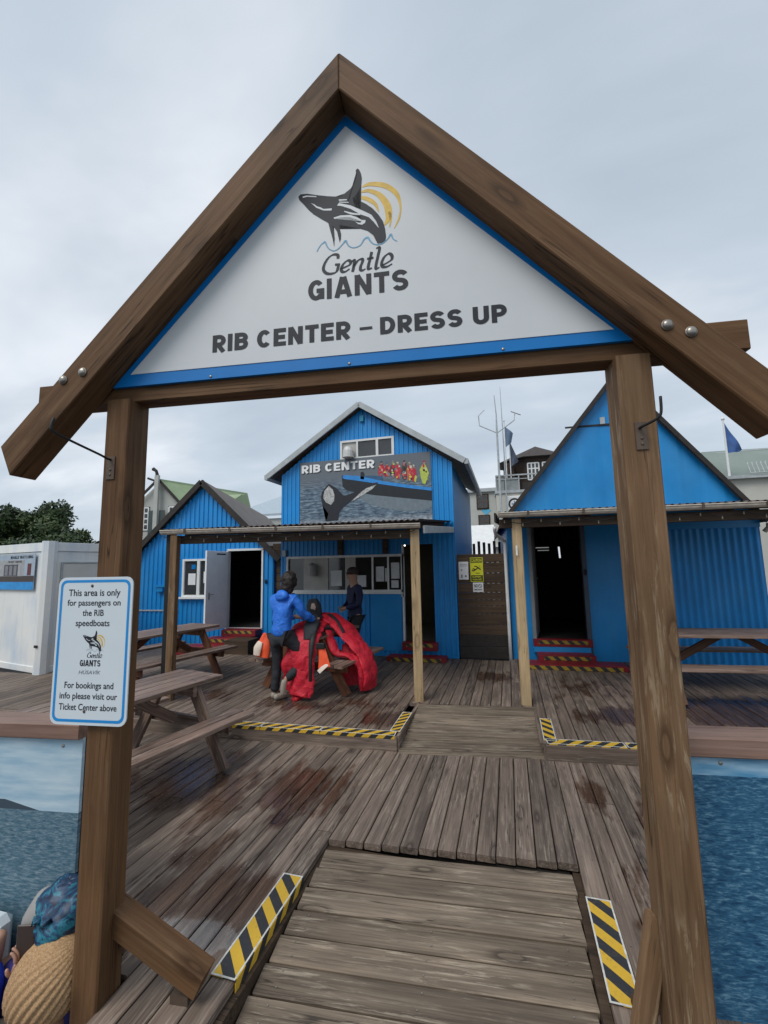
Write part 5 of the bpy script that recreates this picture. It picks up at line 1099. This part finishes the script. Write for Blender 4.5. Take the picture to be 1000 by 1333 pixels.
# ================================================ BOAT PARTY BELOW THE BARRIER (bottom left)
pa = thing('person', (-1.99, 1.56, -1.0), 0, 'person in ribbed tan beanie looking at a phone below the barrier', 'person')
def lz(p): return (p[0] + 1.99, p[1] - 1.56, p[2] + 1.0)
hc = Vector(lz((-1.965, 1.62, .055)))
M_tan = None
m, n, l, b = new_mat('tan_ribbed_knit')
t = n.new('ShaderNodeTexCoord'); vv = mapping(n, l, (1, 1, 1)); f = noise_n(n, l, vv, 160, 2)
l.new(ramp(n, l, f, [(.3, (.26, .15, .07)), (.7, (.50, .32, .17))]), b.inputs['Base Color']); b.inputs['Roughness'].default_value = .9; bump(n, l, b, f, .3, .002); M_tan = m
def beanie(root, c, R, tilt, ribs, mat):
    c = Vector(c); vs = []; fs = []; seg = 168; rings = 22
    Rm = Matrix.Rotation(tilt[0], 3, 'X') @ Matrix.Rotation(tilt[1], 3, 'Y')
    for i in range(rings + 1):
        a = (math.pi * .72) * i / rings
        for k in range(seg):
            w = 2 * math.pi * k / seg; tw = w + .45 * math.sin(a)
            rb = 1 + .075 * (abs(math.sin(ribs * tw / 2)) - .5) * min(1, a * 2.2)
            p = Vector((R * 1.0 * math.sin(a) * math.cos(w) * rb, R * 1.0 * math.sin(a) * math.sin(w) * rb, R * 1.18 * math.cos(a)))
            vs.append(c + Rm @ p)
    for i in range(rings):
        for k in range(seg): fs.append((i * seg + k, (i + 1) * seg + k, (i + 1) * seg + (k + 1) % seg, i * seg + (k + 1) % seg))
    return MB().add(vs, fs).build('beanie', mat, root, smooth=True)
jb = dict(pelvis=(.0, .0, .44, .14, .12), waist=(0, 0, .60, .13, .11), chest=(-.0, .03, .80, .14, .11), neck=(0, .05, .93, .05), chin=(-.02, .07, .97, .07), crown=(.005, .06, 1.07, .095),
          shoL=(-.18, .02, .84, .06), elbL=(-.24, -.06, .86, .045), wriL=(-.195, -.075, 1.0, .03), hanL=(-.185, -.07, 1.04, .026),
          hipL=(-.09, -.02, .42, .09), kneL=(-.12, -.40, .42, .065), ankL=(-.12, -.40, .09, .045), toeL=(-.12, -.52, .04, .035), hipR=(.09, -.02, .42, .09), kneR=(.08, -.40, .42, .065), ankR=(.08, -.40, .09, .045), toeR=(.08, -.52, .04, .035), shoR=(.18, .02, .84, .06), elbR=(.22, -.12, .68, .045), wriR=(.02, -.2, .62, .03))
body(pa, jb)
beanie(pa, hc + Vector((-.035, .0, .0)), .148, (-.30, .62), 30, M_tan)
cj = skin('jacket', [(0, 0, .42, .17, .15), (0, 0, .62, .17, .14), (0, .03, .80, .17, .13), (.0, .04, .90, .10), (-.18, .02, .83, .08), (-.25, -.06, .84, .065), (-.205, -.075, .95, .045), (.18, .02, .83, .08), (.23, -.12, .68, .065), (.05, -.2, .62, .05)], [(0, 1), (1, 2), (2, 3), (2, 4), (4, 5), (5, 6), (2, 7), (7, 8), (8, 9)], plain('beige_fleece', (.30, .24, .18), .9), pa); wrinkle(cj, .015, 10)
skin('trousers', [(0, 0, .43, .15, .13), (-.09, -.2, .42, .10), (-.12, -.40, .42, .08), (-.12, -.40, .10, .06), (.09, -.2, .42, .10), (.08, -.40, .42, .08), (.08, -.40, .10, .06)], [(0, 1), (1, 2), (2, 3), (0, 4), (4, 5), (5, 6)], M_navy, pa)
MB().tube([lz((-2.135, 1.60, .005)), lz((-2.110, 1.59, -.03))], .032, 12).build('wrist_band', M_red, pa, smooth=True)
hand(pa, lz((-2.175, 1.59, .05)), (.25, .1, 1), .85, curl=.55, side=-1)
gl = MB(); gl.tube([lz((-2.13 + .026 * math.cos(a), 1.56, .04 + .030 * math.sin(a))) for a in [i * math.pi / 8 for i in range(17)]], .0035, 6).tube([lz((-2.065, 1.56, .05)), lz((-2.04, 1.58, .05)), lz((-2.0, 1.65, .03))], .0035, 6); gl.build('glasses', M_cable, pa)
ph = thing('phone', (-2.135, 1.60, .17), math.radians(18), 'black phone held up beside the tan beanie', 'phone')
MB().box((-.038, -.004, -.07), (.038, .004, .08)).build('phone_case', plain('dark_phone_case', (.05, .035, .03), .4), ph, bev=.003); MB().box((-.034, .0045, -.066), (.034, .0055, .076)).build('screen', M_glass, ph); MB().box((-.0395, -.0015, -.071), (-.0383, .0015, .081)).build('metal_edge', M_steel, ph)
pb = thing('person', (-2.14, 1.70, -1.0), 0, 'person in teal and grey hooded hat with lime collar behind the tan beanie', 'person')
body(pb, {k: (v[0], v[1], v[2] + .13, *v[3:]) for k, v in jb.items()})
m, n, l, b = new_mat('teal_marbled_fabric'); f = noise_n(n, l, mapping(n, l, (1, .5, 1.8)), 9, 5, .6, 2.2)
l.new(ramp(n, l, f, [(.36, (.006, .010, .03)), (.5, (.010, .05, .12)), (.60, (.02, .20, .27)), (.66, (.008, .03, .10))]), b.inputs['Base Color']); b.inputs['Roughness'].default_value = .5; M_teal = m
hb = MB().ellipsoid((.09, -.0, 1.24), (.12, .115, .135), 60, 40).build('hood', M_teal, pb, smooth=True); wrinkle(hb, .055, 6); wrinkle(hb, .010, 22, 5)
hb2 = MB().ellipsoid((-.015, -.0, 1.215), (.085, .09, .115), 20, 12).build('hood_side', plain('warm_grey_fabric', (.30, .29, .28), .8), pb, smooth=True); wrinkle(hb2, .012, 12)
jk = skin('jacket', [(0, 0, .55, .17, .14), (.0, 0, .80, .17, .13), (.02, .0, .98, .13, .11), (-.18, .0, .95, .08), (-.22, -.08, .72, .065), (.18, .0, .95, .08), (.22, -.08, .72, .065)], [(0, 1), (1, 2), (2, 3), (3, 4), (2, 5), (5, 6)], plain('purple_navy_fabric', (.035, .03, .16), .7), pb); wrinkle(jk, .02, 10)
MB().add([(-.03, -.06, 1.08), (.10, -.09, 1.15), (.05, -.07, .99), (-.03, -.03, 1.08), (.10, -.05, 1.15), (.05, -.03, .99)], [(0, 2, 1), (3, 4, 5), (0, 1, 4, 3), (1, 2, 5, 4), (2, 0, 3, 5)]).build('lime_collar', M_hivis, pb)
pc = thing('person', (-2.35, 1.42, -1.0), 0, 'person in royal blue jacket with bare hand raised at the lower left corner', 'person')
body(pc, {k: (v[0] * .9 - .12, v[1], v[2] - .12, *v[3:]) for k, v in jb.items() if k not in ('wriL', 'hanL')})
M_royal = plain('royal_blue_shell', (.012, .045, .48), .55, var=.3, scale=8)
jk = skin('jacket', [(-.1, 0, .40, .17, .14), (-.08, 0, .60, .17, .14), (-.06, .0, .78, .16, .13), (.08, .10, .90, .075), (.07, .14, 1.02, .085), (-.06, .12, 1.07, .09)], [(0, 1), (1, 2), (2, 3), (3, 4), (4, 5)], M_royal, pc); wrinkle(jk, .02, 9)
skin('sleeve', [(.10, .06, .74, .075), (.17, .05, .84, .07), (.20, .05, .92, .055)], [(0, 1), (1, 2)], M_royal, pc)
hand(pc, (-.02, .03, 1.00), (.9, .1, -.25), 1.05, curl=.35)
skin('forearm', [(-.14, .02, 1.06, .045), (-.02, .03, 1.00, .034)], [(0, 1)], M_skin, pc)
bt_ = thing('moored_boat', (-2.6, 1.5, -1.05), 0, 'edge of a small boat with blue and white seat below the barrier', 'boat')
MB().box((-1.4, -.9, 0), (.55, .18, .12)).build('hull_floor', M_dark, bt_, bev=.02)
MB().tube([(-1.3, -.3, .90), (.0, -.22, .86), (.22, -.20, .84)], .018, 10).build('grab_rail', M_greyroof, bt_, smooth=True)
MB().box((-1.3, -.28, .1), (-1.26, -.24, .9)).box((.0, -.24, .1), (.03, -.2, .86)).build('rail_post', M_greyroof, bt_)
st = MB().box((-.42, .12, .3), (.24, .22, 1.24)).build('seat_back', plain('glossy_white_seat', (.62, .68, .72), .3), bt_, bev=.03)
MB().box((-.22, .085, .9), (-.06, .119, 1.22)).build('seat_stripe', plain('bright_blue_vinyl', (.02, .22, .70), .4), bt_)
MB().box((.02, .02, .8), (.13, .10, 1.17)).build('console', M_cable, bt_, bev=.01)
MB().tube([(.12, .06, 1.15), (.12, .06, 1.30)], .022, 10).ellipsoid((.12, .06, 1.31), (.03, .03, .02), 10, 6).build('light_post', M_steel, bt_, smooth=True)
# ================================================ CONTAINER OFFICE
ct = thing('site_container', (-7.50, 5.535, .14), 0, 'white office container with closed door and photo poster at the far left', 'container')
d1 = Vector((-1.6, .30, 0)).normalized(); d2 = Vector((.38, 2.0, 0)).normalized()
HC = 2.16
def cw(name, a, dvec, L, z0, z1, t, mat, push=0.0):
    M = Matrix(((dvec.x, -dvec.y, 0, a[0]), (dvec.y, dvec.x, 0, a[1]), (0, 0, 1, 0), (0, 0, 0, 1)))
    return MB().box((0, -t / 2 + push, z0), (L, t / 2 + push, z1)).build(name, mat, ct, M, bev=.004)
cw('wall_panel', (0, 0), d1, 2.6, .0, HC - .15, .05, M_cont); cw('wall_panel', (0, 0), d2, 1.25, .0, HC - .15, .05, M_cont)
cw('top_rail', (0, 0), d1, 2.6, HC - .15, HC, .09, M_cont); cw('top_rail', (0, 0), d2, 1.25, HC - .15, HC, .09, M_cont)
cw('bottom_rail', (0, 0), d1, 2.6, .0, .10, .08, M_cont); cw('bottom_rail', (0, 0), d2, 1.25, .0, .10, .08, M_cont)
MB().tube([(0, 0, .0), (0, 0, HC + .02)], .11, 8).build('corner_post', M_cont, ct)
MB().cbox((-.0, -.11, .45), (.06, .02, .04)).build('vent', M_dark, ct)
cw('door', (d2 * .20)[:2], d2, .82, .08, 1.80, .02, plain('off_white_door', (.58, .58, .55), .5, var=.05), push=-.04)
for a, b, z0, z1 in ((.17, 1.06, 1.80, 1.83), (.17, .195, .1, 1.80), (1.03, 1.06, .1, 1.80)): cw('door_frame', (d2 * a)[:2], d2, b - a, z0, z1, .03, M_greyroof, push=-.045)
hp = d2 * .27; MB().cbox((hp.x + .05, hp.y, .98), (.05, .03, .12)).tube([(hp.x + .07, hp.y, 1.02), (hp.x + .10, hp.y, 1.02), (hp.x + .12, hp.y + .08, 1.02)], .01, 6).build('handle', M_iron, ct)
v, f = slab((0, 0, HC + .0), (d1.x * 2.6, d1.y * 2.6, HC), (d1.x * 2.6 + d2.x * 1.25, d1.y * 2.6 + d2.y * 1.25, HC), (d2.x * 1.25, d2.y * 1.25, HC), .04); MB().add(v, f).build('roof', M_cont, ct)
po = thing('poster', (-7.50 + d1.x * 1.75 - .004, 5.535 + d1.y * 1.75 - .06, 1.50), math.atan2(-d1.y, -d1.x), 'printed poster on the white container reading whale watching', 'poster')
MB().box((0, -.006, 0), (1.45, 0, .62)).build('poster_sheet', plain('print_sky_grey', (.35, .42, .50)), po)
for (a, b, mt, nm) in (((0, 0), (1.45, .135), pk('print_band_blue', (.03, .26, .60)), 'poster_band'), ((0, .135), (1.45, .24), pk('print_deck_brown', (.06, .045, .04)), 'printed_deck'), ((.20, .235), (1.10, .52), pk('print_pale_shed', (.34, .35, .36)), 'printed_shed'),
                       ((.42, .24), (.90, .44), pk('print_dark_door', (.06, .06, .07)), 'printed_doorway'), ((1.22, .25), (1.34, .45), pk('print_red_door', (.12, .03, .03)), 'printed_doorway')):
    MB().box((a[0], -.0075 - .001 * (nm == 'printed_doorway') - .0005 * (nm == 'printed_shed'), a[1]), (b[0], -.0062, b[1])).build(nm, mt, po)
caps('WHALE WATCHING', (.62, 1.38, .540, .590), -.008, M_ink, po)
caps('TICKET CENTER', (.55, 1.02, .470, .505), -.0095, M_ink, po)
for i in range(3): MB().box((.46 + .15 * i, -.0095, .25), (.56 + .15 * i, -.0088, .42)).build('printed_window', pk('print_shop_grey', (.2, .2, .22)), po)
# ================================================ TREE
def leaf_crown(root, blobs, nleaf, size, mat, name='crown'):
    vs = []; fs = []; rnd = random.Random(11)
    tot = sum(b[3] ** 2 for b in blobs)
    for (x, y, z, r) in blobs:
        for _ in range(int(nleaf * r * r / tot)):
            d = Vector((rnd.gauss(0, 1), rnd.gauss(0, 1), rnd.gauss(0, 1))).normalized(); rr = r * (rnd.random() ** .35) * (1 + .25 * mnoise.noise(d * 2.5 + Vector((x, y, z))))
            p = Vector((x, y, z)) + d * rr; a = Vector((rnd.gauss(0, 1), rnd.gauss(0, 1), rnd.gauss(0, 1))).normalized(); b_ = a.cross(d).normalized(); s_ = size * rnd.uniform(.6, 1.3)
            k = len(vs); vs += [p - a * s_, p + b_ * s_ * .5, p + a * s_, p - b_ * s_ * .5]; fs.append((k, k + 1, k + 2, k + 3))
    return MB().add(vs, fs).build(name, mat, root, fixn=False)
m, n, l, b = new_mat('spruce_green_leaves')
t = n.new('ShaderNodeNewGeometry'); f = noise_n(n, l, t.outputs['Position'], 1.2, 4)
l.new(ramp(n, l, f, [(.3, (.012, .028, .008)), (.5, (.030, .058, .014)), (.72, (.075, .105, .025))]), b.inputs['Base Color']); b.inputs['Roughness'].default_value = .6; M_leaf = m
tr_ = thing('tree', (-31.9, 22, .1), 0, 'dark green bushy tree rising behind the white container', 'tree')
rnd = random.Random(3); bl_ = []
for i in range(46):
    a = rnd.uniform(-1, 1); x = a * 5.8; top = 6.4 * (1 - .55 * max(0, a) ** 2.0 - .15 * max(0, -a)) + rnd.uniform(-.5, .3)
    bl_.append((x, rnd.uniform(-1.5, 1.5), max(1.0, top - rnd.uniform(.3, 3.0)), rnd.uniform(.7, 1.25)))
leaf_crown(tr_, bl_, 52000, .14, M_leaf)
MB().tube([(0, 0, 0), (.1, 0, 1.5), (.3, .1, 3.6)], [.3, .24, .1], 8).tube([(.1, 0, 1.2), (2, .2, 2.6), (3.6, 0, 3.3)], [.14, .1, .05], 6).tube([(.1, 0, 1.2), (-2, .2, 3.0), (-3.6, 0, 4)], [.14, .1, .05], 6).build('trunk', M_brown, tr_)
# ================================================ BUILDINGS BEHIND
M_pale = plain('pale_grey_render', (.44, .45, .42), .85, var=.07, scale=1.5)
M_cream = plain('cream_render', (.50, .49, .44), .85, var=.06, scale=1.2)
M_greenroof = plain('faded_green_roof', (.26, .34, .20), .6, var=.12, scale=1)
def window(parent, x0, x1, z0, z1, y=-.02, nx=2, nz=3, frame=M_white, fw=.05, surround=None):
    w = MB()
    if surround: w.box((x0 - .09, y - .02, z0 - .09), (x1 + .09, y + .0, z1 + .09), 1)
    for i in range(nx + 1): x = x0 + (x1 - x0) * i / nx; w.box((x - fw / 2, y - .06, z0), (x + fw / 2, y - .02, z1))
    for i in range(nz + 1): z = z0 + (z1 - z0) * i / nz; w.box((x0, y - .055, z - fw / 2), (x1, y - .018, z + fw / 2))
    o = w.build('window', [frame, surround or frame], parent)
    MB().box((x0, y - .035, z0), (x1, y - .03, z1)).build('pane', M_glass, o); return o
# pale old house with mast on its gable
oh = thing('old_house', (-28.5, 30, .1), math.radians(8), 'pale grey gabled house with green roof and carved mast, far left background', 'house')
MB().prism([(-3.0, -1), (5.5, -1), (5.5, 4.0), (1.9, 7.3), (0.05, 9.25), (-3.0, 6.6)], 0, .3).build('wall', M_pale, oh)
v, f = slab((.0, -.3, 9.45), (2.0, -.3, 7.45), (5.6, 7.0, 5.4), (4.6, 7, 9.2), .15); MB().add(v, f).build('roof', M_greenroof, oh)
v, f = slab((1.9, -.28, 7.2), (5.8, -.28, 3.3), (8.0, 7, 3.3), (6.0, 7, 6.6), .15); MB().add(v, f).build('roof', M_greenroof, oh)
v, f = slab((3.9, -.5, 7.0), (6.5, -.5, 7.0), (6.5, 2, 8.2), (4.6, 2, 8.2), .12); MB().add(v, f).box((4.2, -.2, 6.2), (6.2, 1.5, 7.0)).build('dormer', M_greenroof, oh)
beam('barge_board', (.0, -.32, 9.4), (2.15, -.32, 7.2), .08, .22, M_dark, oh); beam('barge_board', (.0, -.32, 9.4), (-3.2, -.32, 6.4), .08, .22, M_dark, oh); beam('barge_board', (2.2, -.31, 6.7), (5.7, -.31, 3.5), .08, .2, M_dark, oh)
MB().box((-.18, -.55, 2.9), (.18, -.32, 9.7)).build('mast', M_pale, oh)
MB().box((-.75, -.33, 4.3), (-.22, -.3, 6.7)).box((.22, -.33, 4.3), (.75, -.3, 6.7)).box((-.75, -.33, 2.5), (.75, -.31, 4.2)).build('shutter', plain('slate_shutter', (.06, .08, .08)), oh)
window(oh, -.6, .6, 2.7, 4.0, y=-.33, nx=2, nz=2)
window(oh, -2.2, -.95, 5.1, 7.0, nx=3, nz=4, surround=M_dark, fw=.12); window(oh, .95, 2.1, 5.1, 7.0, nx=3, nz=4, surround=M_dark, fw=.12); window(oh, 2.5, 3.7, 2.6, 3.9, nx=2, nz=2, surround=M_dark, fw=.1); window(oh, -1.0, .6, -.5, .8, nx=2, nz=2, surround=M_dark, fw=.1)
MB().tube([(0, -.4, 9.6), (-.15, -.4, 10.1), (-.45, -.4, 10.3)], [.16, .13, .16], 8).tube([(-.1, -.4, 9.2), (-.9, -.4, 9.5)], .1, 6).build('carved_finial', M_dark, oh)
MB().box((2.0, -.9, 4.8), (2.7, -.3, 5.2)).box((2.3, -.7, 5.2), (2.6, -.4, 6.6)).build('chimney', M_dark, oh)
# low pale building between huts
lb = thing('low_building', (-12.4, 18.0, .1), 0, 'pale blue-grey roofed building peeking between left and centre huts', 'building')
MB().prism([(-1, 0), (2.6, 0), (2.6, 4.0), (-1, 4.0)], 0, .3).build('wall', M_pale, lb)
v, f = slab((-.6, -.2, 4.2), (3.4, -.2, 4.2), (3.0, 3.5, 5.75), (.6, 3.5, 5.75), .1); MB().add(v, f).build('roof', plain('blue_grey_roof', (.36, .43, .48), .5, var=.06), lb)
v, f = slab((1.2, 3.4, 5.5), (3.8, 3.4, 5.5), (3.8, 5, 7.3), (3.0, 5, 7.3), .1); MB().add(v, f).build('rear_gable', plain('pinkish_cladding', (.45, .40, .36)), lb)
# white two storey building
wb = thing('white_building', (-2.1, 25, .1), 0, 'white flat-roofed building with two small windows behind the board fence', 'building')
MB().box((-1.5, 0, 0), (1.78, 6, 5.75)).build('wall', M_pale, wb)
MB().box((-1.6, -.15, 5.75), (1.86, 6.1, 5.95)).build('roof', M_greyroof, wb); MB().box((-1.5, -.10, 3.25), (1.75, .0, 3.4)).box((-1.5, -.25, 2.6), (1.6, .0, 2.72)).build('band', M_white, wb)
window(wb, .62, 1.12, 4.85, 5.55, nx=2, nz=2, surround=M_dark, frame=M_iron); window(wb, .68, 1.15, 3.75, 4.35, nx=2, nz=2, surround=M_dark, frame=M_iron)
poly_obj('logo_mark', [[(1.05 + .22 * math.cos(a) * (1 + .4 * math.sin(3 * a)), 4.62 + .16 * math.sin(a)) for a in [i * math.pi / 8 for i in range(16)]]], -.01, plain('light_blue_mark', (.10, .42, .62)), wb)
ta = thing('tent_awning', (-2.2, 17, .1), 0, 'white fabric awning behind the board fence', 'awning')
v, f = slab((-.8, 0, 2.0), (1.7, 0, 2.0), (1.7, 1.5, 3.3), (-.8, 1.5, 3.3), .06); MB().add(v, f).box((-.8, -.01, 1.85), (1.7, .02, 2.0)).build('fabric', M_white, ta)
for x in (-.7, 1.6): MB().tube([(x, .05, 0), (x, .05, 2.0)], .03, 6).build('pole', M_greyroof, ta)
pf = thing('picket_fence', (-1.5, 11.6, .1), 0, 'dark picket fence seen over the board fence', 'fence')
for i in range(12): beam('picket', (i * .13, 0, 0), (i * .13, 0, 2.28 - .03 * (i % 3)), .07, .02, M_dark, pf, up=(0, 1, 0))
beam('rail', (-.05, .03, 1.9), (1.55, .03, 1.9), .03, .06, M_dark, pf)
# cafe building with brown lookout tower
cf = thing('cafe_building', (-.45, 24, .1), math.radians(3), 'cream building carrying a brown octagonal lookout cafe on its terrace', 'building')
MB().box((-.0, 0, 0), (9, 8, 5.45)).build('wall', M_cream, cf); MB().box((-.05, -.08, 5.45), (9.1, 8, 5.6)).build('terrace_edge', M_greyroof, cf)
rl = MB()
for x in [i * 1.2 for i in range(8)]: rl.box((x, 0, 5.6), (x + .05, .05, 6.45))
rl.box((0, -.01, 6.40), (9, .06, 6.47)); rl.box((0, 0, 6.2), (9, .04, 6.23)); rl.build('railing', M_greyroof, cf)
MB().box((.05, .05, 5.6), (.45, .08, 6.4)).box((.5, .05, 5.6), (1.2, .07, 6.3)).build('railing_panel', plain('grey_glass_panel', (.25, .27, .27), .2), cf)
cx_, cy_ = 2.55, 3.2; Rr = 2.05; oc = [(cx_ + Rr * math.cos(math.radians(22.5 + 45 * i)), cy_ + Rr * math.sin(math.radians(22.5 + 45 * i))) for i in range(8)]
mb = MB(); mb.add([(x, y, 5.45) for x, y in oc] + [(x, y, 7.75) for x, y in oc], [(i, (i + 1) % 8, (i + 1) % 8 + 8, i + 8) for i in range(8)]); mb.build('tower_wall', plain('dark_brown_cladding', (.045, .030, .024), .8, var=.25, scale=4), cf)
mb = MB(); rr = [((x - cx_) * 1.18 + cx_, (y - cy_) * 1.18 + cy_) for x, y in oc]; mb.add([(x, y, 7.65) for x, y in rr] + [(cx_, cy_, 8.75)], [(i, (i + 1) % 8, 8) for i in range(8)] + [tuple(range(7, -1, -1))]); mb.build('tower_roof', plain('brown_shingle_roof', (.055, .045, .04), .8, var=.2), cf)
MB().box((.62, 1.1, 5.6), (1.1, 2.2, 7.35)).build('side_booth', MATS['dark_brown_cladding'], cf)
fy = cy_ - Rr * math.cos(math.radians(22.5))
window(cf, 1.85, 2.45, 6.35, 7.3, y=fy - .01, nx=3, nz=3, fw=.07, frame=M_white); window(cf, 2.65, 3.2, 6.35, 7.3, y=fy - .01, nx=3, nz=3, fw=.07, frame=M_white)
MB().box((1.5, fy - .12, 5.68), (4.0, fy - .06, 6.22)).build('sign_board', M_dark, cf)
text('Café', (1.95, 3.05, 5.75, 6.12), fy - .13, M_white, cf, bold=.02)
MB().box((.55, -.25, 4.35), (1.28, -.05, 5.25)).build('light_box', M_white, cf, bev=.03)
cm = MB(); P = [(.915 + .27 * math.cos(a), 4.82 + .27 * math.sin(a)) for a in [i * math.pi / 12 for i in range(25)]]; ribbon(cm, P, .09, -.26); cm.build('round_emblem', M_ink, cf, fixn=False)
cm = MB(); ribbon(cm, [(.915, 4.66), (.915, 4.98)], .05, -.26); ribbon(cm, [(.76, 4.82), (1.07, 4.82)], .05, -.26); cm.build('emblem_cross', plain('emblem_blue', (.08, .16, .3)), cf, fixn=False)
an = thing('antenna_mast', (-.22, 23.2, 0.1), 0, 'tall aerial mast with forked side arms above the cafe terrace', 'antenna')
MB().tube([(0, 0, 0), (.0, 0, 5.5), (-.01, 0, 8.8), (.0, 0, 9.6), (-.06, 0, 10.7)], [.06, .06, .05, .03, .02], 6).build('mast', M_greyroof, an)
MB().tube([(0, 0, 8.6), (-.9, 0, 9.1), (-.93, 0, 9.65)], .028, 6).build('side_arm', M_greyroof, an); MB().tube([(0, 0, 8.6), (.9, 0, 9.2), (.95, 0, 9.55)], .028, 6).build('side_arm', M_greyroof, an)
MB().tube([(.75, 0, 9.7), (1.25, 0, 9.45)], .022, 5).tube([(-.93, 0, 9.65), (-.6, 0, 9.95)], .012, 5).build('yagi_element', M_iron, an)
a2 = thing('antenna_mast', (.08, 23.6, 0.1), 0, 'thin whip aerial just right of the forked mast', 'antenna'); MB().tube([(0, 0, 0), (0, 0, 8.0), (-.03, 0, 11.3)], [.035, .03, .012], 6).build('mast', M_greyroof, a2)
def flag(x, y, z0, z1, pts, label, mat, r=.035):
    t = thing('flagpole', (x, y, z0), 0, label, 'flagpole'); MB().tube([(0, 0, 0), (0, 0, z1 - z0)], [r, r * .7], 8).ellipsoid((0, 0, z1 - z0), (r * 1.5,) * 3, 8, 5).build('pole', M_white, t)
    vs = []; fs = []
    N = 10
    (A, B, C_, D) = pts
    for i in range(N + 1):
        s_ = i / N
        for j in range(5):
            u = j / 4; top = Vector(A).lerp(Vector(B), s_); bot = Vector(D).lerp(Vector(C_), s_); p = top.lerp(bot, u); vs.append((p[0] - x, .08 * math.sin(s_ * 7 + u * 2) * s_, p[1] - z0))
    for i in range(N):
        for j in range(4): fs.append((i * 5 + j, (i + 1) * 5 + j, (i + 1) * 5 + j + 1, i * 5 + j + 1))
    MB().add(vs, fs).build('flag', mat, t, smooth=True, fixn=False); return t
M_flag = cloth('faded_blue_grey_flag', (.14, .20, .30), .8, 3, .1); M_flag2 = cloth('blue_flag', (.05, .12, .32), .8, 3, .1)
flag(.17, 24.5, .1, 9.75, ((.17, 9.45), (.62, 9.0), (.50, 8.45), (.17, 8.2)), 'flagpole with small grey flag left of the brown tower', M_flag)
flag(.40, 25.0, .1, 8.9, ((.42, 8.7), (.85, 7.5), (.72, 7.4), (.44, 7.2)), 'short flagpole with drooping dark flag at the tower roof edge', plain('dark_grey_flag', (.08, .10, .14)))
# building on the right
rb = thing('harbour_building', (7.8, 22, .1), 0, 'beige building with low grey-green hip roof at the right edge', 'building')
MB().box((0, 0, 0), (14, 10, 5.15)).build('wall', M_cream, rb)
v, f = slab((-.2, -.2, 5.2), (14, -.2, 5.2), (14, 3.0, 6.9), (1.9, 3.0, 7.1), .08); MB().add(v, f).build('roof', plain('grey_green_roof', (.20, .24, .215), .6, var=.1, scale=1), rb)
MB().box((-.2, -.25, 5.12), (14, -.2, 5.25)).build('eave', M_greyroof, rb)
rl = MB()
for i in range(9): rl.tube([(2.35 + i * .16, -.3, 5.3), (2.35 + i * .16, -.1, 5.75), (2.35 + i * .16 + .2, .3, 5.9)], .018, 5)
rl.tube([(2.3, -.3, 5.32), (4.0, -.3, 5.32)], .02, 5); rl.tube([(1.0, 2.8, 6.95), (6, 2.8, 6.95)], .025, 5); rl.build('roof_railing', M_greyroof, rb)
flag(9.14, 21.2, 5.25, 7.75, ((9.16, 7.6), (9.72, 6.35), (9.62, 6.28), (9.18, 6.25)), 'white flagpole with blue hanging flag before the beige building', M_flag2, .05)
sw = thing('side_building', (6.3, 14, .1), 0, 'pale wall with dark base just right of the right hut', 'building')
MB().box((0, 0, .7), (6, 3, 2.6)).build('wall', M_cream, sw); MB().box((0, -.02, 0), (6, 3, .7)).build('plinth', plain('dark_grey_base', (.12, .13, .13)), sw)
